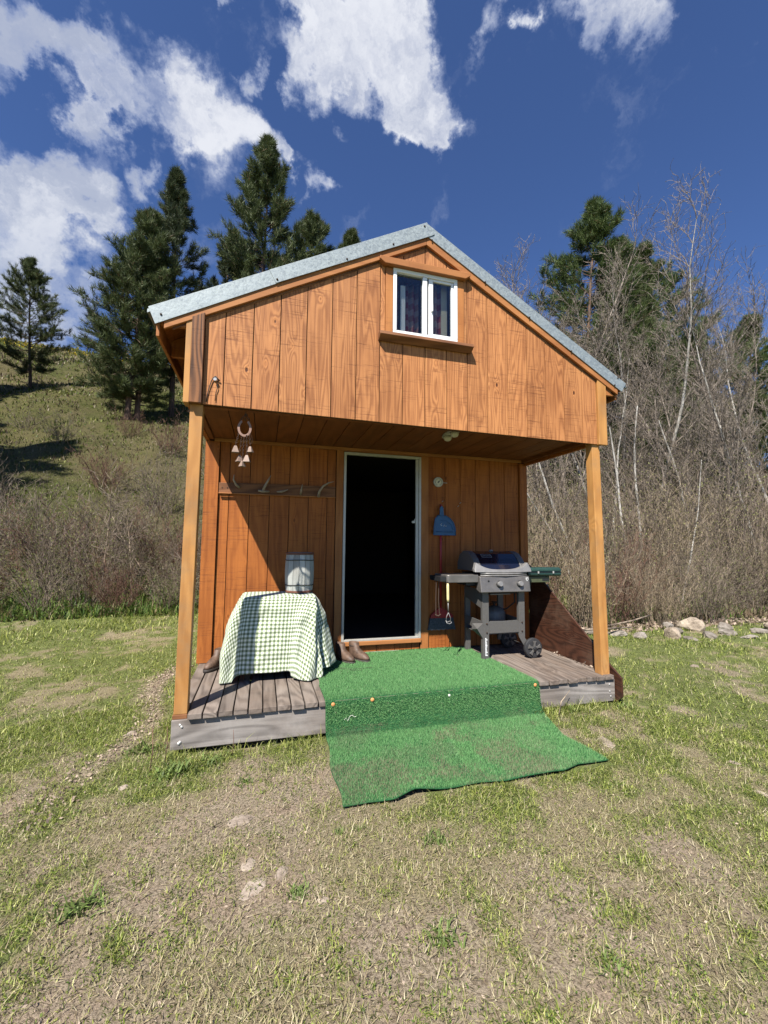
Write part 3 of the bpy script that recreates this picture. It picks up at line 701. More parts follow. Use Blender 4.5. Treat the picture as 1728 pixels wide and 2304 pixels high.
# ================================================================== carpet
def carpet():
    rows = []
    def edge(y):  # left / right x of the carpet on the ground
        s = (-y - .12) / .83
        return 1.055 - .030 * s + .012 * math.sin(9 * s), 2.895 - .13 * min(s * 1.9, 1) + .05 * max(0, s - .5) * 2
    fr = [(1.03, -.945), (1.17, -.945), (1.32, -.965), (1.45, -.925), (1.67, -.93), (1.86, -.922), (2.01, -.95), (2.18, -.948), (2.43, -.95), (2.58, -.90), (2.80, -.905)]
    NX = 90; vs = []; fs = []
    path = [('t', y) for y in np.linspace(1.215, -.062, 26)] + [('d', k) for k in np.linspace(.12, 1, 12)] + [('g', k) for k in np.linspace(.04, 1, 30)]
    for kind, q in path:
        for i in range(NX + 1):
            u = i / NX
            if kind == 't':
                xl = 1.058 + .045 * max(0, q - .3) ** .5; xr = 2.895 - .045 * (q + .06) / 1.2
                x = xl + (xr - xl) * u; y = q; z = ZD + .0085 + .0012 * math.sin(x * 63) + .004 * math.exp(-((y + .062) / .02) ** 2) * -1
            elif kind == 'd':
                x = 1.060 + (2.893 - 1.060) * u; z = (ZD + .004) * (1 - q) + (-.035) * q
                y = -.074 - .012 * q - .055 * q ** 5 + .006 * math.sin(x * 5 + 1) * q + .004 * math.sin(x * 17) * q
            else:
                s = q; yy = -.15 - (.79) * s
                xl, xr = edge(yy); x = xl + (xr - xl) * u
                f = np.interp(x, [p[0] for p in fr], [p[1] for p in fr])
                y = -.141 + (f + .141) * s
                z = -.040 + .010 * (fbm(x * 3, y * 3, 3) - .5) * 2 * s + .004
                z += .020 * math.exp(-((x - (1.93 - .12 * s + .012 * math.sin(s * 7))) / .018) ** 2) * (s > .1) * min(1, (s - .1) * 6) * min(1, max(0, (.93 - s) * 5))
                z += .018 * math.exp(-((x - 1.45) / .12) ** 2) * max(0, s - .8) * 5 + .012 * math.exp(-((x - 2.3) / .2) ** 2) * max(0, s - .85) * 6
                z = max(z, Hs(x, y) + .008)
            vs.append((x, y, z))
    n = len(path)
    for j in range(n - 1):
        for i in range(NX):
            fs.append((j * (NX + 1) + i, j * (NX + 1) + i + 1, (j + 1) * (NX + 1) + i + 1, (j + 1) * (NX + 1) + i))
    root = empty('carpet', (1.95, -.06, .2), 'green artificial turf carpet draped over the deck front and onto the lawn', 'carpet')
    o = MB().add(vs, fs).build('turf_sheet', M['turf'], root, smooth=True)
    so_ = o.modifiers.new('solid', 'SOLIDIFY'); so_.thickness = .007; so_.offset = -1
    # seams of the deck boards showing through are left to the sheet's relief; short fibres make the pile
    rs = np.random.RandomState(4); N = 230000
    V0 = np.array(vs); qi = rs.randint(0, (n - 1) * NX, N); r_ = qi // NX; c_ = qi % NX
    # area-weighted choice
    A = V0[(np.arange((n - 1) * NX) // NX) * (NX + 1) + np.arange((n - 1) * NX) % NX]
    idx = (np.arange((n - 1) * NX) // NX) * (NX + 1) + np.arange((n - 1) * NX) % NX
    p00, p10, p01 = V0[idx], V0[idx + 1], V0[idx + NX + 1]
    nr = np.cross(p10 - p00, p01 - p00); ar = np.linalg.norm(nr, axis=1); nr = -nr / ar[:, None]
    nr[nr[:, 2] < -.2] *= -1
    ch = rs.choice(len(idx), N, p=ar / ar.sum()); a1, b1 = rs.rand(N, 1), rs.rand(N, 1)
    P = p00[ch] + (p10 - p00)[ch] * a1 + (p01 - p00)[ch] * b1; nn = nr[ch]
    fl = np.where(nn[:, 1:2] * 0 + 1 > 0, 1, 1)
    nn = np.where((nn[:, 2:3] < .5) & (nn[:, 1:2] > 0), -nn, nn)
    d = nn * .0135 * (.75 + .5 * rs.rand(N, 1)) + rs.randn(N, 3) * .0032; d[:, 2] -= (nn[:, 2] < .6) * .004
    s_ = np.cross(d, rs.randn(N, 3)); s_ /= np.linalg.norm(s_, axis=1)[:, None]
    wv_ = .0013
    VV = np.stack([P - s_ * wv_, P + s_ * wv_, P + d], 1).reshape(-1, 3); TT = np.arange(N * 3).reshape(-1, 3)
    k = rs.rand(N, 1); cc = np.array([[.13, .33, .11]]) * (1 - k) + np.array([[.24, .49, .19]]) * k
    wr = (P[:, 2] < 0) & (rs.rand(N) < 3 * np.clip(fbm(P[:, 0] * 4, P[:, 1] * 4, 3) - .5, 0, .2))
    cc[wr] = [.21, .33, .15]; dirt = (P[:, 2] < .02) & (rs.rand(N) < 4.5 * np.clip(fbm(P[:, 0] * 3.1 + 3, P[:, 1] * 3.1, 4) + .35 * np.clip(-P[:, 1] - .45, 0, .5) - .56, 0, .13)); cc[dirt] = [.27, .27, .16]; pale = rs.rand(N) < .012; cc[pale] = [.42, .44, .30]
    cc = np.repeat(cc, 3, 0); cc[0::3] *= .6; cc[1::3] *= .6  # fibre roots darkened: shade deep in the pile put into the colour
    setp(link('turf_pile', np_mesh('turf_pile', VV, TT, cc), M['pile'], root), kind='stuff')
    for (x, z) in ((1.115, .178), (1.415, .186), (2.85, .182)):
        MB().lathe([(.014, 0), (.014, -.004), (.006, -.008)], (x, -.078, z), 'y', 12).build('nail_cap', M['orange'], root, smooth=False)
    MB().lathe([(.010, 0), (.010, -.006), (.004, -.01)], (2.05, -.079, .165), 'y', 8).build('nail_cap', M['string'], root)['label'] = 'white nail cap'
    pts = [(1.20, -.082, .060), (1.215, -.084, .075), (1.225, -.085, .052), (1.245, -.084, .085), (1.262, -.083, .088), (1.275, -.083, .074), (1.29, -.083, .078)]
    MB().tube(pts, .0022, 5).build('loose_thread', M['string'], root)
carpet()

# ================================================================== tablecloth over a small table
def drape():
    """cloth as stations round the table: flat point on the cloth plane, edge of the table, hem"""
    # top x, top y, hem x, hem y, hem z, fan angle on the cloth plane
    ST = [(.45, 1.02, .33, 1.13, .44, 135), (.43, .92, .275, 1.00, .34, 180), (.43, .76, .262, .80, .30, 180), (.432, .64, .262, .66, .265, 188), (.436, .60, .258, .575, .222, 212), (.442, .578, .285, .50, .2135, 232),
          (.452, .572, .355, .492, .215, 250), (.50, .567, .405, .520, .262, 265), (.60, .565, .555, .508, .272, 270), (.73, .565, .70, .505, .272, 270), (.86, .566, .825, .500, .276, 272), (.95, .568, .850, .470, .236, 278),
          (1.01, .572, .92, .432, .214, 290), (1.035, .578, 1.03, .425, .2135, 305), (1.045, .59, 1.085, .462, .214, 320), (1.05, .615, 1.075, .56, .262, 332), (1.05, .66, 1.165, .570, .268, 345), (1.05, .74, 1.245, .66, .285, 352), (1.05, .86, 1.262, .83, .315, 0), (1.045, .96, 1.22, 1.02, .36, 8), (1.03, 1.02, 1.14, 1.13, .43, 45), (.74, 1.03, .74, 1.15, .55, 90)]
    n = len(ST); A = np.array(ST, float); per = 9; rows = 44; cols = n * per
    ang = np.unwrap(np.radians(A[:, 5]))
    def cr(arr, k, f, wrap=None):
        g = lambda q: arr[q % n] + (wrap * (q // n) if wrap is not None else 0)
        p0, p1, p2, p3 = g(k - 1), g(k), g(k + 1), g(k + 2)
        return .5 * (2 * p1 + (p2 - p0) * f + (2 * p0 - 5 * p1 + 4 * p2 - p3) * f * f + (3 * p1 - p0 - 3 * p2 + p3) * f ** 3)
    vs = []; uv = []
    for c in range(cols):
        k, f = c // per, (c % per) / per
        tx, ty, bx, by, bz = cr(A[:, :5], k, f); an = cr(ang, k, f, 2 * PI)
        T = Vector((tx, ty, .893)); Bt = Vector((bx, by, bz)); out = Vector((bx - tx, by - ty, 0)); L_ = (Bt - T).length * 1.03
        side_ = Vector((-out.y, out.x, 0)).normalized() if out.length > 1e-4 else Vector((1, 0, 0))
        nrm_ = Vector((math.cos(an), math.sin(an), 0))
        st = k + f
        for r_ in range(rows):
            s_ = r_ / (rows - 1)
            e = .55 * s_ + .45 * (1 - (1 - s_) ** 2.2)                      # bellies out, then falls
            if st < 6: e = .25 * s_ + .75 * (1 - (1 - s_) ** 2.6)
            z = .893 + (bz - .893) * (s_ ** 1.22) + .004 * (1 - s_) ** 8
            p = Vector((tx + (bx - tx) * e, ty + (by - ty) * e, z))
            w1 = math.exp(-((st - 13.6) / 2.6) ** 2); w0 = math.exp(-((st - 5.2) / 2.0) ** 2)
            rip = w1 * (.026 * math.sin(st * 3.4 + s_ * 3.0) + .008 * math.sin(st * 7.1 - s_ * 5)) * s_ ** .8 + w0 * .014 * math.sin(st * 3.6 + 1.0 + s_ * 2) * s_
            rip += .020 * math.exp(-((st - 11.0 + (s_ - .35) * 3.2) / .9) ** 2 - ((s_ - .36) / .10) ** 2)      # fold that throws the dark crease at the right front
            rip += .010 * math.exp(-((s_ - .22 - .03 * (st - 9)) / .05) ** 2) * math.exp(-((st - 9.6) / 1.4) ** 2)
            rip += .042 * (fbm(p.x * 6 + st * .3, p.z * 7, 3) - .5) * min(1, s_ * 4)
            rip += .010 * math.sin(st * 5.2) * math.exp(-((st - 17.5) / 2.5) ** 2) * s_
            p += nrm_ * rip
            p.z = max(p.z, ZD + .0125); p.y = min(p.y, 1.236)
            vs.append(tuple(p)); uv.append((tx + math.cos(an) * L_ * s_, ty + math.sin(an) * L_ * s_))
    fs = [(c * rows + r_, ((c + 1) % cols) * rows + r_, ((c + 1) % cols) * rows + r_ + 1, c * rows + r_ + 1) for c in range(cols) for r_ in range(rows - 1)]
    # top sheet: rings shrinking to the middle of the table
    b0 = len(vs); rings = 10
    for q in range(1, rings + 1):
        for c in range(cols):
            p = vs[c * rows]; f = 1 - q / rings; x = .74 + (p[0] - .74) * f; y = .80 + (p[1] - .80) * f
            vs.append((x, y, .8985 + .0045 * (float(fbm(x * 7, y * 7, 3)) - .5))); uv.append((x, y))
    for q in range(rings):
        for c in range(cols):
            c2 = (c + 1) % cols
            a0, a1 = (c * rows, c2 * rows) if q == 0 else (b0 + (q - 1) * cols + c, b0 + (q - 1) * cols + c2)
            fs.append((a1, a0, b0 + q * cols + c, b0 + q * cols + c2))
    return vs, fs, uv
tab = empty('small_table', (.74, .8, ZD), 'small dark low table hidden under the green gingham cloth', 'table')
box('tabletop', M['inner'], tab, .44, 1.04, .57, 1.02, .845, .875)
for x, y in ((.46, .59), (.98, .59), (.46, .96), (.98, .96)): box('leg', M['inner'], tab, x, x + .045, y, y + .045, ZD + .002, .8445)
box('lower_shelf', M['black'], tab, .52, .97, .66, .94, .225, .245)
cvs, cfs, cuv = drape()
me = bpy.data.meshes.new('tablecloth'); me.from_pydata(cvs, [], cfs)
ul = me.uv_layers.new(name='UVMap')
lv = np.empty(len(me.loops), np.int32); me.loops.foreach_get('vertex_index', lv)
ul.data.foreach_set('uv', np.array(cuv)[lv].ravel().astype(np.float32))
o = link('tablecloth', me, M['gingham'], smooth=True)
setp(o, 'green and white gingham tablecloth draped over the small table on the deck', 'tablecloth')
sb = o.modifiers.new('sub', 'SUBSURF'); sb.levels = 1; sb.render_levels = 1
s2 = o.modifiers.new('solid', 'SOLIDIFY'); s2.thickness = .002

# ================================================================== keg
kx, ky, kz = .925, .88, .906
keg = empty('keg', (kx, ky, kz), 'small whitewashed wooden keg with dark hoops standing on the gingham cloth', 'keg')
KH = .375
def kr(h): u = (h / KH - .5) * 2; return .138 - .013 * u * u
ns = 15
for k in range(ns):
    a0 = 2 * PI * k / ns + .012; a1 = 2 * PI * (k + 1) / ns - .012; vs = []; fs = []
    hs = [.018 + (KH - .036) * q / 8 for q in range(9)]
    for h in hs:
        for rr in (kr(h), kr(h) - .014):
            for aa in (a0, a1): vs.append((kx + rr * math.cos(aa), ky + rr * math.sin(aa), kz + h))
    for q in range(8):
        b = q * 4; fs += [(b, b + 1, b + 5, b + 4), (b + 3, b + 2, b + 6, b + 7), (b + 2, b, b + 4, b + 6), (b + 1, b + 3, b + 7, b + 5)]
    fs += [(0, 2, 3, 1), (32, 33, 35, 34)]
    MB().add(vs, fs).build('stave', M['stave'], keg, .0015)
MB().lathe([(.127, 0), (.133, .004), (.133, .019), (.127, .020)], (kx, ky, kz), 'z', 36).build('rim', M['rim'], keg)
MB().lathe([(.127, KH - .020), (.1335, KH - .019), (.1335, KH - .003), (.127, KH)], (kx, ky, kz), 'z', 36).build('rim', M['rim'], keg)
MB().lathe([(.118, KH - .012), (.118, KH + .001)], (kx, ky, kz), 'z', 30).build('lid', M['stave'], keg)
for h in (.072, .305):
    MB().tube([(kx + (kr(h) + .002) * math.cos(a_), ky + (kr(h) + .002) * math.sin(a_), kz + h + .002 * math.sin(3 * a_)) for a_ in [2 * PI * q / 40 for q in range(40)]], .0042, 6, closed=True).build('hoop', M['cord'], keg, smooth=True)

# ================================================================== boots
def boot(name, x, y, ang, label, h=.165, sc_=1.0):
    root = empty(name, (x, y, ZD + .002), label, 'boot')
    ca, sa_ = math.cos(ang), math.sin(ang)
    def ring(z, c0, ln, wd, n=20):
        out = []
        for k in range(n):
            t_ = 2 * PI * k / n; ex = math.copysign(abs(math.cos(t_)) ** .85, math.cos(t_)) * ln / 2 + c0; ey = math.copysign(abs(math.sin(t_)) ** .85, math.sin(t_)) * wd / 2
            if ex < 0 and z < .05: ey *= .86
            out.append((x + (ex * ca - ey * sa_) * sc_, y + (ex * sa_ + ey * ca) * sc_, ZD + .0025 + z * sc_))
        return out
    def loft(levels, nm, mat):
        vs = []; n = 20
        for lv_ in levels: vs += ring(*lv_)
        fs = [(i * n + j, i * n + (j + 1) % n, (i + 1) * n + (j + 1) % n, (i + 1) * n + j) for i in range(len(levels) - 1) for j in range(n)]
        fs.append(tuple(range(n - 1, -1, -1)))
        return MB().add(vs, fs).build(nm, M[mat], root, smooth=True)
    loft([(0, .045, .285, .098), (.010, .045, .290, .104), (.026, .045, .288, .102), (.0265, .045, .27, .09)], 'sole', 'sole')
    up_ = loft([(.027, .045, .278, .096), (.048, .042, .274, .096), (.068, .032, .248, .092), (.086, .012, .200, .086), (.102, -.012, .150, .080), (.120, -.026, .122, .076), (h, -.034, .116, .078), (h + .002, -.034, .110, .072), (.12, -.030, .105, .064), (.07, -.02, .10, .06)], 'upper', 'leather')
    MB().tube([(x + (ex * ca - ey * sa_) * sc_, y + (ex * sa_ + ey * ca) * sc_, ZD + .0025 + (h - .03) * sc_) for ex, ey in [(-.034 + .061 * math.cos(q), .041 * math.sin(q)) for q in [2 * PI * k_ / 18 for k_ in range(18)]]], .003, 5, closed=True).build('collar_seam', M['sole'], root)
    return root
boot('boot', 1.375, .985, R(-62), 'brown leather boot right beside the tablecloth, left one of the pair by the doorstep', h=.17)
boot('boot', 1.520, .995, R(-58), 'brown leather boot on the green carpet, right one of the pair by the doorstep', h=.17)
boot('boot', .200, 1.045, R(-118), 'single worn brown boot on the bare deck boards left of the tablecloth', h=.165)
# straps lying on the carpet
st = MB().tube([(1.30, .72, .214), (1.38, .66, .213), (1.47, .64, .2135), (1.56, .655, .213), (1.62, .64, .213)], .004, 5)
st.tube([(1.30, .70, .214), (1.36, .645, .213), (1.42, .60, .213), (1.50, .59, .213)], .0035, 5).tube([(1.28, .66, .213), (1.30, .60, .213), (1.285, .57, .213)], .003, 5)
setp(st.build('loose_strap', M['sole'], None, smooth=True), 'thin brown straps lying on the green carpet beside the tablecloth', 'strap')

# ================================================================== coat rack with antlers
rk = empty('coat_rack', (.72, 1.247, 1.92), 'long brown board with antler hooks on the porch wall left of the door', 'coat rack')
MB().add([(.134, 1.226, 1.872), (.60, 1.226, 1.868), (1.05, 1.226, 1.862), (1.316, 1.226, 1.872), (1.316, 1.226, 1.985), (.80, 1.226, 1.985), (.134, 1.226, 1.975),
          (.134, 1.2465, 1.872), (.60, 1.2465, 1.868), (1.05, 1.2465, 1.862), (1.316, 1.2465, 1.872), (1.316, 1.2465, 1.985), (.80, 1.2465, 1.985), (.134, 1.2465, 1.975)],
         [(6, 5, 4, 3, 2, 1, 0), (7, 8, 9, 10, 11, 12, 13)] + [(i, (i + 1) % 7, 7 + (i + 1) % 7, 7 + i) for i in range(7)]).build('rack_board', M['sill'], rk, .003)
box('rack_lip', M['trimx'], rk, .134, 1.316, 1.205, 1.2255, 1.862, 1.873, .003)
for x in (.165, .215): MB().lathe([(.006, 0), (.006, -.003)], (x, 1.2255, 1.925), 'y', 8).build('screw', M['dark'], rk)
def antler(pts, rad): MB().tube(pts, rad, 8).build('antler_hook', M['antler'], rk, smooth=True)
antler([(.56, 1.215, 1.895), (.575, 1.18, 1.94), (.605, 1.15, 2.00), (.635, 1.135, 2.06)], [.016, .014, .010, .003]); antler([(.515, 1.19, 1.905), (.56, 1.20, 1.898), (.625, 1.19, 1.90)], [.010, .014, .008])
antler([(.70, 1.19, 1.90), (.75, 1.20, 1.905), (.81, 1.17, 1.925)], [.006, .012, .004])
antler([(.945, 1.21, 1.885), (.945, 1.17, 1.92), (.955, 1.15, 1.985)], [.013, .011, .003])
antler([(1.13, 1.20, 1.865), (1.135, 1.17, 1.92), (1.17, 1.14, 1.975), (1.225, 1.12, 2.01), (1.28, 1.11, 2.025)], [.015, .014, .012, .008, .003])
antler([(.33, 1.21, 1.93), (.30, 1.18, 1.95), (.275, 1.16, 2.0), (.28, 1.15, 2.05)], [.013, .012, .009, .003])

# ================================================================== hanging bell chime
ch_ = empty('bell_chime', (.415, .07, 2.37), 'rusty chain chime with a horseshoe and five little cowbells hanging at the porch left', 'wind chime')
cy = .045
MB().tube([(.420, cy, 2.374), (.420, cy, 2.350), (.428, cy, 2.342)], .0028, 6).build('hook', M['iron'], ch_)
def chain(p0, p1, ln=.021):
    p0, p1 = Vector(p0), Vector(p1); D = p1 - p0; n = max(1, round(D.length / (ln * .78))); u = D.normalized(); s = u.cross(Vector((0, 1, 0))).normalized(); w_ = u.cross(s); mb_ = MB()
    for i in range(n):
        c_ = p0 + D * ((i + .5) / n); a_ = s if i % 2 == 0 else w_
        mb_.tube([c_ + u * (ln / 2) * math.cos(q) + a_ * (ln * .27) * math.sin(q) for q in [2 * PI * k / 10 for k in range(10)]], .0019, 4, closed=True)
    mb_.build('chain', M['iron'], ch_)
chain((.422, cy, 2.348), (.380, cy, 2.292)); chain((.422, cy, 2.348), (.452, cy, 2.292)); chain((.42, cy, 2.345), (.418, cy, 2.30), .018)
hs_ = MB(); pts = []
for k in range(19):
    a_ = R(62) - R(304) * k / 18 + 0; pts.append((.4155 + .043 * math.cos(a_ + R(0)), cy, 2.238 + .058 * math.sin(a_)))
vs = []; fs = []
for i, p_ in enumerate(pts):
    c0 = Vector((.4155, cy, 2.238)); dv = (Vector(p_) - c0).normalized(); w_ = .0085
    for (r_, yy) in ((-w_, -.003), (w_, -.003), (w_, .003), (-w_, .003)): vs.append((p_[0] + dv.x * r_, cy + yy, p_[2] + dv.z * r_))
for i in range(18):
    for j in range(4): fs.append((i * 4 + j, i * 4 + (j + 1) % 4, (i + 1) * 4 + (j + 1) % 4, (i + 1) * 4 + j))
fs += [(3, 2, 1, 0), (72, 73, 74, 75)]
MB().add(vs, fs).build('horseshoe', M['shoe'], ch_)
def bell(x, ztop, s=1.0, yy=cy, rot=0):
    chs = .0
    def sq(hw, z): return [(x + hw * q[0] * math.cos(rot) - hw * .8 * q[1] * math.sin(rot), yy + hw * q[0] * math.sin(rot) + hw * .8 * q[1] * math.cos(rot), z) for q in ((-1, -1), (1, -1), (1, 1), (-1, 1))]
    vs = sq(.008 * s, ztop) + sq(.013 * s, ztop - .012 * s) + sq(.026 * s, ztop - .052 * s) + sq(.0235 * s, ztop - .052 * s) + sq(.008 * s, ztop - .02 * s)
    fs = [(3, 2, 1, 0)]
    for l in range(4):
        for j in range(4): fs.append((l * 4 + j, l * 4 + (j + 1) % 4, l * 4 + 4 + (j + 1) % 4, l * 4 + 4 + j))
    MB().add(vs, fs).build('bell', M['bell'], ch_, .001)
for (x, zt, s, x0, z0, yy, ro) in ((.355, 2.098, 1.0, .378, 2.20, cy, .1), (.462, 2.098, .85, .452, 2.20, cy - .004, -.5), (.386, 2.028, .95, .398, 2.183, cy + .012, .5), (.440, 2.028, 1.0, .433, 2.183, cy - .012, -.2), (.409, 1.985, .85, .4155, 2.178, cy, .8)):
    chain((x0, yy * .5 + cy * .5, z0), (x, yy, zt + .004)); bell(x, zt, s, yy, ro)
MB().tube([(.468, cy, 2.19), (.476, cy, 2.15), (.472, cy, 2.12)], .0012, 4).build('wire', M['iron'], ch_)

# cord knot on the gable
kc = MB().tube([(.205, -.046, 2.585), (.190, -.050, 2.57), (.178, -.050, 2.545), (.166, -.048, 2.50), (.156, -.047, 2.45), (.148, -.046, 2.385)], .0035, 5)
kc.tube([(.205, -.046, 2.585), (.222, -.050, 2.565), (.218, -.052, 2.54), (.222, -.05, 2.50), (.212, -.048, 2.46), (.208, -.047, 2.40)], .003, 5).tube([(.19, -.052, 2.56), (.205, -.058, 2.575), (.225, -.055, 2.56), (.235, -.05, 2.552)], .0045, 5)
kroot = empty('knotted_cord', (.205, -.046, 2.59), 'black cord knotted round a screw on the lower left of the gable', 'cord')
kc.build('cord', M['cord'], kroot, smooth=True)
MB().lathe([(.007, 0), (.007, -.02), (.012, -.022), (.012, -.028)], (.204, -.040, 2.555), 'y', 8).build('screw_eye', M['nail'], kroot)

# ================================================================== thermometer, dustpan, broom
th = empty('wall_thermometer', (2.52, 1.24, 2.10), 'round cream dial thermometer on the wall right of the door', 'thermometer')
MB().lathe([(.058, 0), (.058, -.022), (.052, -.024), (.051, -.018)], (2.522, 1.2470, 2.10), 'y', 32).build('case', M['alum'], th, smooth=False)
MB().lathe([(.0505, 0), (.0505, -.002)], (2.522, 1.2285, 2.10), 'y', 32).build('dial', M['cream'], th)
for k in range(14):
    a_ = R(-60 + k * 23); MB().add([(2.522 + r_ * math.cos(a_) + q * math.sin(a_), 1.2258, 2.10 + r_ * math.sin(a_) - q * math.cos(a_)) for r_, q in ((.034, -.0035), (.044, -.0035), (.044, .0035), (.034, .0035))], [(0, 1, 2, 3)]).build('dial_mark', M['black'], th)
MB().add([(2.522 + .034 * math.cos(R(45)), 1.2248, 2.10 + .034 * math.sin(R(45))), (2.518, 1.2248, 2.108), (2.508, 1.2248, 2.086), (2.527, 1.2248, 2.093)], [(0, 1, 2, 3)]).build('needle', M['black'], th)
MB().tube([(2.578, 1.236, 2.098), (2.635, 1.236, 2.094)], .0045, 6).build('probe_arm', M['alum'], th)
def hook(x, z, lab):
    setp(MB().tube([(x, 1.247, z), (x, 1.225, z), (x, 1.215, z + .012)], .0035, 6).build('wall_hook', M['nail']), lab, 'hook')
hook(2.545, 1.822, 'small metal hook on the wall holding the broom behind the dustpan'); hook(2.575, 1.872, 'tiny bare hook on the wall just above the blue dustpan')
hook(2.80, 1.862, 'upper right bare hook on the wall beside the dustpan'); hook(2.772, 1.822, 'lower right bare hook on the wall beside the dustpan')
br = empty('broom', (2.56, 1.22, .41), 'red handled broom hanging behind the blue dustpan, grey bristles near the floor', 'broom')
MB().tube([(2.550, 1.226, 1.84), (2.548, 1.224, .66)], .013, 10).build('handle', M['red'], br, smooth=True)
MB().prism([(2.415, .545), (2.700, .545), (2.695, .575), (2.60, .635), (2.545, .665), (2.50, .640), (2.425, .580)], 'y', 1.205, 1.242).build('head', M['red'], br, .004)
for k in range(14):
    x0 = 2.418 + k * .0198; sx = (k - 6.5) * .0045
    MB().prism([(x0 + sx * 1.0 - .003, .415 + .004 * math.sin(k * 2.3)), (x0 + .0185 + sx * 1.0 + .002, .412 + .004 * math.cos(k * 3.1)), (x0 + .0185, .5445), (x0, .5445)], 'y', 1.208, 1.240).build('bristle_tuft', M['bristle'], br)
dp = empty('dustpan', (2.58, 1.20, 1.48), 'blue plastic dustpan hanging on the wall right of the door', 'dustpan')
prof = [(2.445, 1.480), (2.718, 1.480), (2.715, 1.560), (2.690, 1.630), (2.650, 1.675), (2.600, 1.702), (2.500, 1.706), (2.465, 1.665), (2.452, 1.580)]
MB().prism(prof, 'y', 1.190, 1.196).build('pan', M['blue'], dp, .002)
rim = MB(); 
rim.tube([(p_[0], 1.188, p_[1]) for p_ in prof[1:] + prof[:1]], .006, 6)
rim.tube([(2.470, 1.186, 1.52), (2.69, 1.186, 1.52)], .004, 5)
rim.tube([(2.530, 1.187, 1.645), (2.60, 1.187, 1.650), (2.66, 1.187, 1.61), (2.69, 1.187, 1.545)], .003, 5)
rim.build('raised_rim', M['blue'], dp, smooth=True)
MB().prism([(2.520, 1.7), (2.575, 1.7), (2.566, 1.80), (2.545, 1.822), (2.524, 1.80)], 'y', 1.186, 1.198).build('handle', M['blue'], dp, .003)
mk = MB().tube([(2.545, 1.186, 1.615), (2.530, 1.186, 1.600), (2.548, 1.186, 1.588)], .0022, 4).tube([(2.565, 1.186, 1.585), (2.580, 1.186, 1.600), (2.590, 1.186, 1.580), (2.605, 1.186, 1.590)], .0022, 4)
mk.build('moulded_mark', M['paper'], dp)

# ================================================================== gas grill
g = empty('gas_grill', (3.0, .85, ZD), 'two burner gas grill with dark lid and steel front on the right of the porch', 'grill')
GP, ST, SV = M['greypaint'], M['steel'], M['silver']
gz = ZD + .006
MB().prism([(2.765, gz), (2.838, gz), (2.838, .86), (2.815, .915), (2.765, .915)], 'y', .660, .700).build('leg', GP, g, .003)
MB().prism([(2.785, gz), (2.845, gz), (2.845, .915), (2.785, .915)], 'y', 1.075, 1.110).build('leg', GP, g, .003)
MB().prism([(3.190, .44), (3.262, .38), (3.262, .915), (3.190, .915)], 'y', .660, .700).build('leg', GP, g, .003)
MB().prism([(3.195, .30), (3.262, .30), (3.262, .915), (3.195, .915)], 'y', 1.075, 1.110).build('leg', GP, g, .003)
MB().prism([(3.175, .455), (3.262, .395), (3.318, .325), (3.300, .285), (3.235, .335), (3.185, .415)], 'y', .650, .6595).build('axle_bracket', GP, g, .002)
MB().prism([(2.8385, .465), (3.190, .465), (3.190, .578), (3.165, .590), (3.0, .586), (2.86, .590), (2.8385, .580)], 'y', .664, .672).build('front_panel', GP, g, .002)
MB().prism([(.7005, .480), (1.0745, .520), (1.0745, .600), (.7005, .590)], 'x', 2.768, 2.776).build('side_panel', GP, g, .002)
MB().prism([(.7005, .72), (1.0745, .80), (1.0745, .915), (.7005, .915)], 'x', 2.768, 2.776).build('side_panel', GP, g, .002)
MB().prism([(.7005, .480), (1.0745, .520), (1.0745, .600), (.7005, .590)], 'x', 3.25, 3.258).build('side_panel', GP, g, .002)
MB().add([(2.700, .655, .52), (2.765, .655, .575), (2.765, .655, .475), (2.765, .655, .42), (2.690, .76, .50), (2.700, .76, .56)], [(0, 1, 2), (0, 2, 3), (0, 3, 4), (1, 0, 5), (0, 4, 5)]).build('gusset', GP, g)
box('bottom_shelf', GP, g, 2.777, 3.249, .674, 1.10, .455, .463, .002)
for (x, z) in ((2.812, .565), (2.812, .475), (3.226, .565), (3.226, .475)): MB().lathe([(.009, 0), (.009, -.006), (.004, -.009)], (x, .6595, z), 'y', 8).build('bolt', M['dark'], g)
# cook box and lid
MB().prism([(.700, .930), (1.085, .930), (1.10, 1.075), (.665, 1.075)], 'x', 2.755, 3.285).build('cook_box', M['black'], g, .004)
lidp = [(.672, 1.098), (.700, 1.165), (.750, 1.228), (.815, 1.278), (.890, 1.304), (.970, 1.304), (1.050, 1.265), (1.100, 1.18), (1.105, 1.098)]
def scalep(k, dz=0): return [(.9 + (p_[0] - .9) * k, 1.098 + (p_[1] - 1.098) * k + dz) for p_ in lidp]
MB().prism(lidp, 'x', 2.770, 3.235).build('lid', M['enamel'], g, .006)
MB().prism(scalep(1.02), 'x', 2.700, 2.7695).build('lid_end', GP, g, .008)['label'] = 'grey cast left lid end'
MB().prism(scalep(1.02), 'x', 3.2355, 3.305).build('lid_end', M['greypaint'], g, .008)
